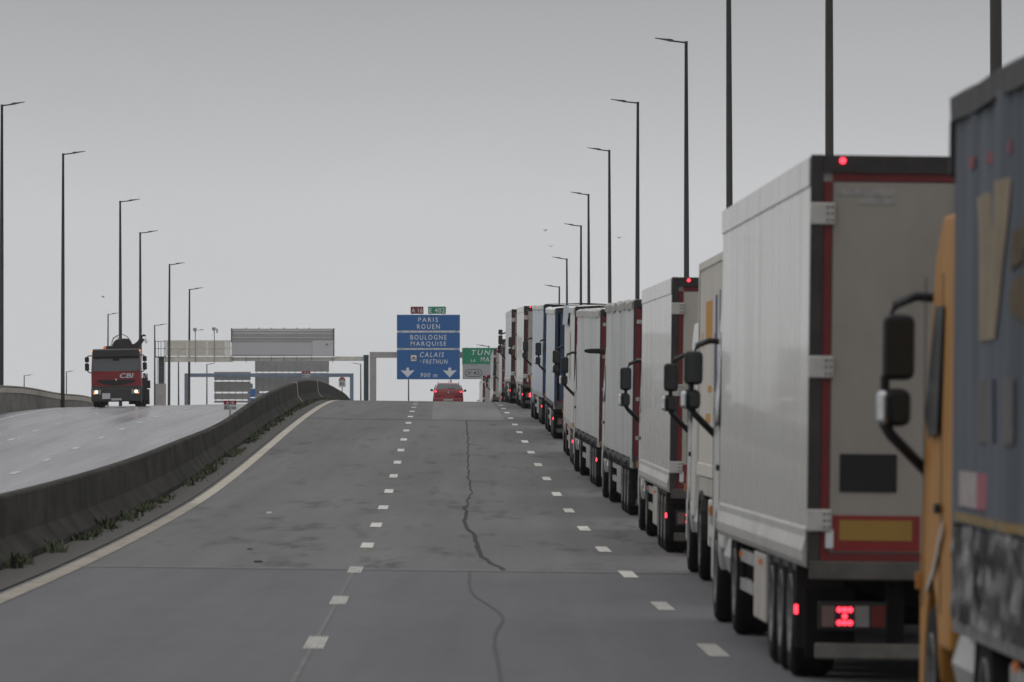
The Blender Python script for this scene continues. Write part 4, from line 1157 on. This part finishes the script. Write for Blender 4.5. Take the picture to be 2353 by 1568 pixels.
# 2
fridge(49.6, 2.235, 2.005, 'nearest white refrigerated lorry with dark square panel on its rear door', WHITE, dict(name_strip=True, bars=(.08, .17), door=mat('fridge_door_shaded', (.30, .275, .24), .45, dirt=.5, dirtcol=(.17, .15, .13), scale=1.4, stretch=(1, 1, .5)), mirror='chrome', mz=.04, tail=red_on, deflector=True, barm=mat('bar_pale', (.15, .138, .12), .6, dirt=.6, scale=4)), W=2.6, H=4.07)  # rear door darker than fridge_door: shade and lens falloff put into its colour
# 3
container_lorry(70.5, 2.46, 2.33, 'white corrugated container lorry with orange and blue print behind the near white trailer', WHITE, dict(mirror='chrome', mz=.02, box=False, deflector=False, fairing=False, markers=(1.2, 5.0, 8.0)))
# 4
fridge(93.0, 2.24, 2.09, 'white refrigerated lorry with small sticker above the dark rear panel, third trailer body back', WHITE, dict(sticker=True, mirror='chrome', led=True, pz=(1.38, 1.79)))
# 5
curtain_lorry(117.5, 2.16, 1.86, 'silver curtain lorry with slim camera arm, red rear posts and grey rolled roof edge', WHITE, dict(curtain=silver, seed=11, folds=.022, valance=mat('valance_grey', (.36, .35, .34), .5, dirt=.5, scale=3), roofm=roofg, bulge=1.2, sag=.05, nst=24, mirror='camera', tail=red_soft, led=False, deflector=False, boxm=alu, mk=red_lens))
# 6
curtain_lorry(140.0, 1.86, 1.50, 'silver curtain lorry with pale grey roof directly ahead of the other silver one', WHITE, dict(curtain=silver2, seed=23, folds=.022, valance=mat('valance_pale', (.50, .49, .47), .5, dirt=.5, scale=3), roofm=roofw, bulge=1.0, sag=.06, nst=24, mirror='chrome', tail=red_lens, deflector=False, boxm=alu), H=3.88)
# 7
t7 = curtain_lorry(159.4, 1.50, 1.36, 'off white lorry with a light blue cloth hanging over its top edge', WHITE, dict(curtain=offwhite, seed=31, folds=.006, valance=sign_white, roofm=roofw, straps=False, mirror='chrome', tail=red_lens, deflector=False, mz=.05), H=3.95)
def cl(u, w):
    y = 6.2+7.0*u; z = 3.46+.50*w-.05*mnoise.noise(Vector((y*.5, 1, 1)))
    return (-2.55/2-.05-.03*mnoise.noise(Vector((y*1.5, z*3, 7))), y, z)
MB().grid(cl, 40, 8).build('blue_cloth', mat('cloth_blue', (.50, .55, .62), .7, dirt=.3, dirtcol=(.4, .45, .52), scale=3, bump=.2), t7, smooth=True)
MB().quad((-1.302, 4.6, 2.1), (-1.302, 5.4, 2.1), (-1.302, 5.4, 3.3), (-1.302, 4.6, 3.3)).build('pale_print', mat('print_lilac', (.42, .44, .54), .5, dirt=.5, dirtcol=(.55, .54, .55), scale=5), t7)
# 8
curtain_lorry(190.0, 1.22, 1.04, 'pale blue curtain lorry with navy rear and vertical red stripe', ('cab_blue', (.06, .10, .18)), dict(curtain=ltblue2, seed=41, folds=.006, valance=roofw, roofm=roofw, bulge=1.5, sag=.06, rearm=navy, postm=navy, plain=True, tape=(.50, .62), nst=20, mirror='chrome', tail=red_lens, deflector=False), H=3.86)
# 9
curtain_lorry(213.0, 1.0, .68, 'light blue curtain lorry with creased dark blue tarpaulin over its rear', ('cab_lightblue', (.42, .48, .56)), dict(curtain=ltblue, seed=53, folds=.010, valance=roofw, roofm=mat('roof_navy', (.05, .06, .12), .5), bulge=1.0, sag=.08, rearm=navy2, wrap=.05, nst=0, straps=False, mirror='black', tail=red_lens, deflector=False, mk=red_on), H=3.97)
# 10
fridge(252.0, .42, .16, 'white refrigerated lorry with green round logo on its rear', WHITE, dict(green_dot=True, panel=False, mirror='chrome', led=False, tail=red_on, mz=.05, deflector=False))
# 11
fridge(275.0, -.06, -.32, 'white refrigerated lorry with tall black mirrors, last one standing before the crest', ('cab_dark', (.05, .055, .06)), dict(panel=False, mirror='triple', led=False, tail=red_on, mz=.18, side=mat('fridge_streaky', (.62, .63, .63), .3, dirt=.6, dirtcol=(.42, .45, .5), scale=1.2, stretch=(1, .4, .15)), deflector=False))
# 12, 13, 14 beyond the crest
curtain_lorry(372.0, -.60, -.80, 'pale blue lorry just beyond the crest, behind the last white trailer', ('cab_paleblue', (.42, .50, .60)), dict(curtain=ltblue2, seed=61, folds=.006, valance=roofw, roofm=roofw, nst=0, straps=False, mirror='black', tail=red_on, led=False))
fridge(404.0, -1.19, -1.42, 'white lorry with light blue cab beyond the crest, in front of the green sign', ('cab_skyblue', (.36, .47, .60)), dict(panel=False, mirror='chrome', tail=red_on, led=False, plates=False, alu_top=False))
fridge(458.0, -2.10, -2.40, 'farthest lorry of the queue, a white one sinking behind the crest', ('cab_iceblue', (.45, .52, .60)), dict(panel=False, mirror='black', tail=red_on, led=False, plates=False))

# ---------------------------------------------------------------- red crane truck on the far carriageway
def crane_truck():
    D = 340.0; X = (268-CX)*D/F
    r = empty('crane_truck', (X, D, zl(D, X)+.02)); r.rotation_euler = (0, -.02, math.radians(0.6))
    red = mat('truck_red', (.25, .010, .016), .4, dirt=.5, dirtcol=(.13, .02, .02), scale=1.4, coat=.3)
    dark = mat('bumper_dark', (.035, .035, .036), .6, dirt=.5, dirtcol=(.07, .065, .06), scale=2)
    hw = lambda z: 1.30-.06*max(0, (z-1.9)/1.2)
    prof = [(0.02, 1.0), (0.0, 1.86), (.30, 2.62), (.45, 3.0), (1.9, 3.02), (2.0, 2.9), (2.0, .95)]
    MB().loft([[(u*hw(z), y+.06*abs(u)**3, z) for y, z in prof] for u in (-1, -.6, 0, .6, 1)]).build('cab', red, r, bevel=.05)
    MB().loft([[(u*(hw(z)-.06), y, z) for y, z in ((.005, 1.88), (.27, 2.60), (.31, 2.60), (.06, 1.86))] for u in (-1, 1)]).build('windscreen', mat('truck_glass', (.05, .058, .058), .1, spec=.6), r)
    MB().loft([[(u*1.22, y, z) for y, z in ((.10, 2.62), (.22, 2.98), (.5, 3.05), (.5, 2.9), (.33, 2.62))] for u in (-1, 1)]).build('sun_visor', black_m, r, bevel=.03)
    MB().box(-.16, .17, .17, .25, 2.42, 2.56).build('interior_mirror', black_m, r)
    gp = [(-1.0+2.0*k/16, 1.41 if True else 0) for k in range(17)]+[(1.0-2.0*k/16, 1.13+.22*abs(1-k/8)**2) for k in range(17)]
    MB().loft([[(x, y, z) for x, z in gp] for y in (-.03, .02)]).build('grille', black_m, r)
    for k in range(4): MB().box(-.9+.1*k, .9-.1*k, -.036, -.031, 1.36-.06*k, 1.375-.06*k).build('grille_bar', dark, r)
    MB().loft([[(x, y, z) for x, z in ((0, 1.36), (.055, 1.43), (0, 1.50), (-.055, 1.43))] for y in (-.05, -.031)]).build('emblem', chrome, r)
    text('CBI', sign_white, r, 'lettering', .20, .94, 1.50, 1.75, -.035, shear=.25, bold=.02)
    MB().box(-1.31, 1.31, -.10, .9, .27, 1.0).build('bumper', dark, r, bevel=.06)
    MB().box(-1.30, 1.30, -.02, .6, .995, 1.08).build('bumper_top', dark, r, bevel=.02)
    for sx in (-1, 1):
        a, b = sorted((sx*1.24, sx*.80))
        h = MB().box(a, b, -.13, -.09, .66, .90).build('headlight', mat('headlamp_lens', (.32, .32, .30), .15), r, bevel=.02)
        MB().disc_y(sx*1.04, .79, .075, -.155, 14, .024).build('headlamp_bulb', white_on, h)
        MB().disc_y(sx*1.15, .71, .035, -.15, 8, .02).build('indicator', amber_on, h)
        MB().box(*sorted((sx*1.16, sx*1.28)), .3, .42, 2.90, 2.96).build('roof_marker', amber_on, r)
        a, b = sorted((sx*1.62, sx*1.40))
        for z0, z1 in ((2.36, 2.63), (1.92, 2.30)):
            h = MB().box(a, b, .0, .14, z0, z1).build('mirror_housing', black_m, r, bevel=.035)
        MB().tube([(sx*1.22, .2, 2.68), (sx*1.40, .1, 2.70), (sx*1.51, .07, 2.62)], .03, 6).build('mirror_arm', black_m, r)
        MB().tube([(sx*1.51, .07, 1.93), (sx*1.42, .08, 1.84), (sx*1.26, .15, 1.78)], .03, 6).build('mirror_arm', black_m, r)
        MB().tube([(sx*1.51, .07, 2.29), (sx*1.51, .07, 2.38)], .025, 6).build('mirror_link', black_m, r)
        q = [(.35, 1.95), (.62, 2.6), (1.5, 2.62), (1.5, 1.9)]
        MB().loft([[(sx*(hw(z)+dx), y, z) for y, z in q] for dx in (.002, .01)]).build('side_window', glass_m, r)
        for yy in (1.25, 4.9, 6.25):
            wheel(r, sx*1.08, yy, right=sx > 0)
        for k in range(3): MB().box(*sorted((sx*1.0, sx*1.27)), 2.3+.0, 2.9, .5+.32*k, .70+.32*k).build('side_locker', [galv, black_m, galv][k], r)
    MB().box(-.735, -.315, -.135, -.105, .42, .72).build('white_panel', sign_white, r)
    MB().box(-.27, .27, -.13, -.105, .34, .45).build('number_plate', plate_white, r)
    MB().lathe_x([(0, 0)], n=3) if False else None
    MB().loft([[(-.6+.07*math.cos(2*math.pi*k/10)*s_, .7+.07*math.sin(2*math.pi*k/10)*s_, z) for k in range(10)] for s_, z in ((1.1, 3.0), (1.1, 3.06), (1, 3.07), (.95, 3.15), (.5, 3.19))]).build('beacon', mat('beacon_orange', (.55, .12, .03), .3, emit=(1, .2, .05), estr=.3), r)
    # frame, deck
    MB().box(-.45, .45, .8, 8.2, .65, .95).build('chassis_rail', chassis_m, r)
    MB().box(-1.28, 1.28, 3.4, 8.3, 1.15, 1.35).build('deck', chassis_m, r, bevel=.02)
    for sx in (-1, 1): MB().box(*sorted((sx*1.25, sx*1.29)), 3.5, 8.3, 1.36, 1.75).build('drop_side', red if sx > 0 else dark, r)
    # folded loader crane behind the cab
    cr_ = mat('crane_black', (.02, .021, .024), .5, dirt=.4, dirtcol=(.06, .055, .05), scale=3)
    MB().box(-1.30, 1.34, 2.25, 2.75, .75, 1.15).box(-1.42, -1.25, 2.3, 2.7, .35, 1.5).box(1.25, 1.50, 2.3, 2.7, .35, 1.5).build('outrigger', cr_, r, bevel=.02)
    MB().box(-.30, .45, 2.2, 2.85, 1.1, 3.0).build('crane_column', cr_, r, bevel=.05)
    MB().prism_y([(-.30, 3.0), (-.22, 3.42), (-.02, 3.58), (.12, 3.5), (.25, 3.6), (.62, 3.58), (.74, 3.35), (.70, 3.0)], 2.2, 2.8).build('main_boom', cr_, r, bevel=.04)
    MB().loft([[(.72, y, 3.0), (1.05, y, 3.0), (1.42, y, 3.52), (1.30, y, 3.6), (1.08, y, 3.46), (.82, y, 3.26)] for y in (2.25, 2.7)]).build('folded_jib', cr_, r, bevel=.02)
    MB().box(-.62, -.28, 2.2, 2.8, 2.95, 3.22).box(.40, .95, 2.3, 2.8, 2.95, 3.30).build('valve_block', cr_, r, bevel=.04)
    for sx in (-1, 1): MB().box(*sorted((sx*.55, sx*1.28)), 1.9, 1.94, .12, .9).build('mud_flap', tyre_m, r)
    MB().tube([(-.42, 2.3, 3.0), (-.20, 2.3, 3.3)], .09, 10).build('hydraulic_cylinder', mat('cylinder_grey', (.3, .29, .27), .4, .4), r, smooth=True)
    MB().tube([(-.36, 2.3, 3.2), (-.28, 2.3, 3.5), (-.05, 2.3, 3.74), (.25, 2.3, 3.82), (.52, 2.3, 3.68), (.70, 2.3, 3.4)], .022, 6).build('hydraulic_hose', cr_, r, smooth=True)
    MB().tube([(-.28, 2.2, 3.15), (-.22, 2.2, 3.66), (0, 2.2, 3.70), (.08, 2.2, 3.5)], .018, 6).build('hydraulic_hose', cr_, r, smooth=True)
    MB().tube([(1.20, 2.3, 3.5), (1.32, 2.3, 3.72), (1.50, 2.3, 3.72)], .05, 6).tube([(1.1, 2.3, 3.46), (1.2, 2.3, 3.68), (1.42, 2.3, 3.78)], .04, 6).build('jib_head', cr_, r)
    MB().tube([(1.44, 2.3, 3.6), (1.56, 2.3, 3.4), (1.52, 2.3, 3.3), (1.40, 2.3, 3.5)], .02, 6).build('hydraulic_hose', cr_, r)
    MB().tube([(1.35, 2.4, 1.75), (1.45, 2.4, 1.55), (1.55, 2.4, 1.40)], .04, 6).box(1.30, 1.66, 2.5, 2.9, .95, 1.36).box(1.35, 1.60, 2.6, 3.0, .1, .9).build('outrigger_leg', cr_, r)
    tag(r, 'red crane truck with lit headlights driving towards the camera on the far carriageway', 'truck')
crane_truck()

# ---------------------------------------------------------------- red estate car at the crest
def red_car():
    D = 379.0; X = (1029.5-CX)*D/F
    z0 = zm(D, X); sl = (zm(D+4, X)-z0)/4
    r = empty('hatchback_car', (X, D, z0)); r.rotation_euler = (math.atan(sl), math.atan(.015), math.radians(.5))
    red = mat('car_red', (.30, .012, .024), .25, dirt=.25, dirtcol=(.12, .02, .025), scale=2, coat=.6)
    st = [(0.0, .42, .98, 1.02, .80, .70), (.04, .32, 1.0, 1.10, .85, .72), (.16, .28, 1.05, 1.36, .875, .64), (.40, .26, 1.06, 1.47, .88, .63), (1.2, .25, 1.04, 1.50, .885, .65),
          (2.2, .25, 1.0, 1.48, .885, .64), (2.75, .25, .98, 1.30, .88, .66), (3.2, .26, .95, 1.0, .87, .70), (3.8, .28, .80, .86, .82, .6), (4.05, .35, .62, .66, .70, .5)]
    rings = []
    for y, zb, zbelt, zr, hb, hr in st:
        half = [(hb*.86, zb), (hb*.97, zb+.12), (hb, zb+.32), (hb*.985, (zb+zbelt)/2+.12), (hb*.94, zbelt), (hr*1.06, (zbelt+zr*2)/3), (hr*.97, zr-.035), (hr*.7, zr)]
        rings.append([(x, y, z) for x, z in half]+[(-x, y, z) for x, z in half[::-1]])
    MB().loft(rings).build('body', red, r, smooth=True)
    rw = [(-.66, .10, 1.10), (.66, .10, 1.10), (.70, .115, 1.16), (.60, .20, 1.40), (.5, .225, 1.43), (-.5, .225, 1.43), (-.60, .20, 1.40), (-.70, .115, 1.16)]
    MB().loft([[(x, y-d_, z) for x, y, z in rw] for d_ in (.03, .055)]).build('rear_window', mat('car_glass', (.16, .17, .17), .08, spec=.7), r)
    for sx in (-1, 1):
        MB().box(*sorted((sx*.32, sx*.55)), .3, .42, 1.02, 1.33).build('headrest', text_dark, r, bevel=.04)
        tl = MB().loft([[(sx*x, y, z) for x, z in ((.60, 1.0), (.84, 1.06), (.86, .92), (.76, .88), (.62, .93))] for y in (-.045, .05)]).build('tail_light', red_lens, r)
        MB().loft([[(sx*x, y, z) for x, z in ((.66, .99), (.80, 1.03), (.81, .94), (.70, .92))] for y in (-.056, -.047)]).build('lit_lens', red_on, tl)
        MB().box(*sorted((sx*.90, sx*1.06)), 1.95, 2.1, 1.0, 1.14).build('mirror_housing', mat('mirror_green', (.03, .04, .04), .4), r, bevel=.05)
        MB().tube([(sx*.80, 2.02, 1.0), (sx*.95, 2.02, 1.04)], .025, 6).build('mirror_arm', black_m, r)
        MB().tube([(sx*.60, .55, 1.49), (sx*.60, .8, 1.545), (sx*.61, 2.0, 1.54), (sx*.61, 2.3, 1.48)], .016, 6).build('roof_rail', black_m, r)
        for yy in (.75, 3.3): wheel(r, sx*.78, yy, 'car', sx > 0)
        MB().loft([[(sx*(hb+d_), y, z) for y, hb, z in ((.6, .80, 1.1), (1.3, .80, 1.08), (2.5, .80, 1.04), (2.2, .70, 1.38), (.75, .70, 1.38))] for d_ in (.02, .05)]).build('side_window', glass_m, r)
    MB().box(-.86, .86, -.05, .2, .38, .62).build('bumper', red, r, bevel=.06)
    MB().box(-.28, .28, -.060, -.03, .44, .55).build('number_plate', plate_white, r)
    MB().loft([[(x, y, z) for x, z in ((-.05, .90), (-.02, .98), (.04, 1.0), (.05, .95), (.02, .93), (.05, .88), (0, .86), (-.01, .91))] for y in (-.05, -.02)]).build('emblem', chrome, r)
    MB().tube([(-.05, .06, 1.12), (.10, .055, 1.17), (.42, .06, 1.15)], .014, 5).build('wiper', black_m, r)
    MB().tube([(.02, .6, 1.49), (.02, .45, 1.66)], .010, 5).build('antenna', black_m, r)
    tag(r, 'dark red estate car seen from behind at the crest below the blue sign', 'car')
red_car()

# ---------------------------------------------------------------- small things
deb = mat('debris_dark', (.02, .02, .02), .8)
def debris(D, X, s_, label, m, seed):
    rnd = random.Random(seed); mb = MB(); z = zm(D, X)
    n = 9; pts = [(math.cos(6.283*k/n)*s_*rnd.uniform(.5, 1.1), math.sin(6.283*k/n)*s_*2.2*rnd.uniform(.5, 1.1)) for k in range(n)]
    mb.loft([[(x, y, 0) for x, y in pts], [(x*.8, y*.8, s_*.35) for x, y in pts]])
    o = mb.build('road_debris', m); o.location = (X, D, z+.001); tag(o, label, 'debris', 'scraps lying on the road')
debris(94.0, (575-CX)*94/F, .05, 'dark scrap on the road, the farther of a pair in the left lane', deb, 1)
debris(87.2, (592-CX)*87.2/F, .07, 'dark scrap on the road, nearer of a pair just before the joint', deb, 2)
debris(118.0, (620-CX)*118/F, .06, 'pale litter on the left lane near the edge line', sign_white, 3)
birdm = mat('bird_grey', (.34, .34, .35), .8)
def bird(px, py, D, sz, a, label):
    p = at(px, py, D); mb = MB()
    mb.loft([[(-.0+dx, r_*math.cos(t), r_*math.sin(t)) for t in [6.283*k/6 for k in range(6)]] for dx, r_ in ((-.20, .01), (-.1, .05), (.05, .06), (.16, .035), (.22, .008))])
    for sx in (-1, 1):
        mb.loft([[(-.08, sx*.04, .02), (.08, sx*.04, .02), (.08, sx*.04, .035)], [(-.06, sx*.3, .14), (.06, sx*.3, .14), (.06, sx*.3, .15)], [(-.10, sx*.6, .05), (-.06, sx*.6, .05), (-.06, sx*.6, .055)]])
    o = mb.build('seagull', birdm); o.location = p; o.rotation_euler = (0, .1, a); o.scale = (sz,)*3
    tag(o, label, 'bird', 'distant birds in the sky')
bird(1253, 530, 420, .5, .6, 'tiny distant bird left of the lamps, above the middle trucks')
bird(1266, 566, 430, .5, 1.2, 'tiny distant bird left of the second lowest right lamp head')
bird(1423, 547, 400, .5, 2.4, 'tiny distant bird between two tall right lamp posts')
bird(237, 683, 420, .5, .4, 'tiny distant bird left of the crane truck lamp post')

# ---------------------------------------------------------------- misty air
hz = MB().box(-420, 420, -70, 1250, -9, 26).build('haze', None)
m = bpy.data.materials.new('mist'); m.use_nodes = True
t = m.node_tree; t.nodes.clear()
o_ = t.nodes.new('ShaderNodeOutputMaterial'); v_ = t.nodes.new('ShaderNodeVolumePrincipled')
v_.inputs['Color'].default_value = (.93, .95, .97, 1); v_.inputs['Density'].default_value = .00009; v_.inputs['Anisotropy'].default_value = .2
t.links.new(v_.outputs[0], o_.inputs['Volume'])
hz.data.materials.append(m)
tag(hz, 'thin damp mist over the motorway', 'mist', kind='stuff')
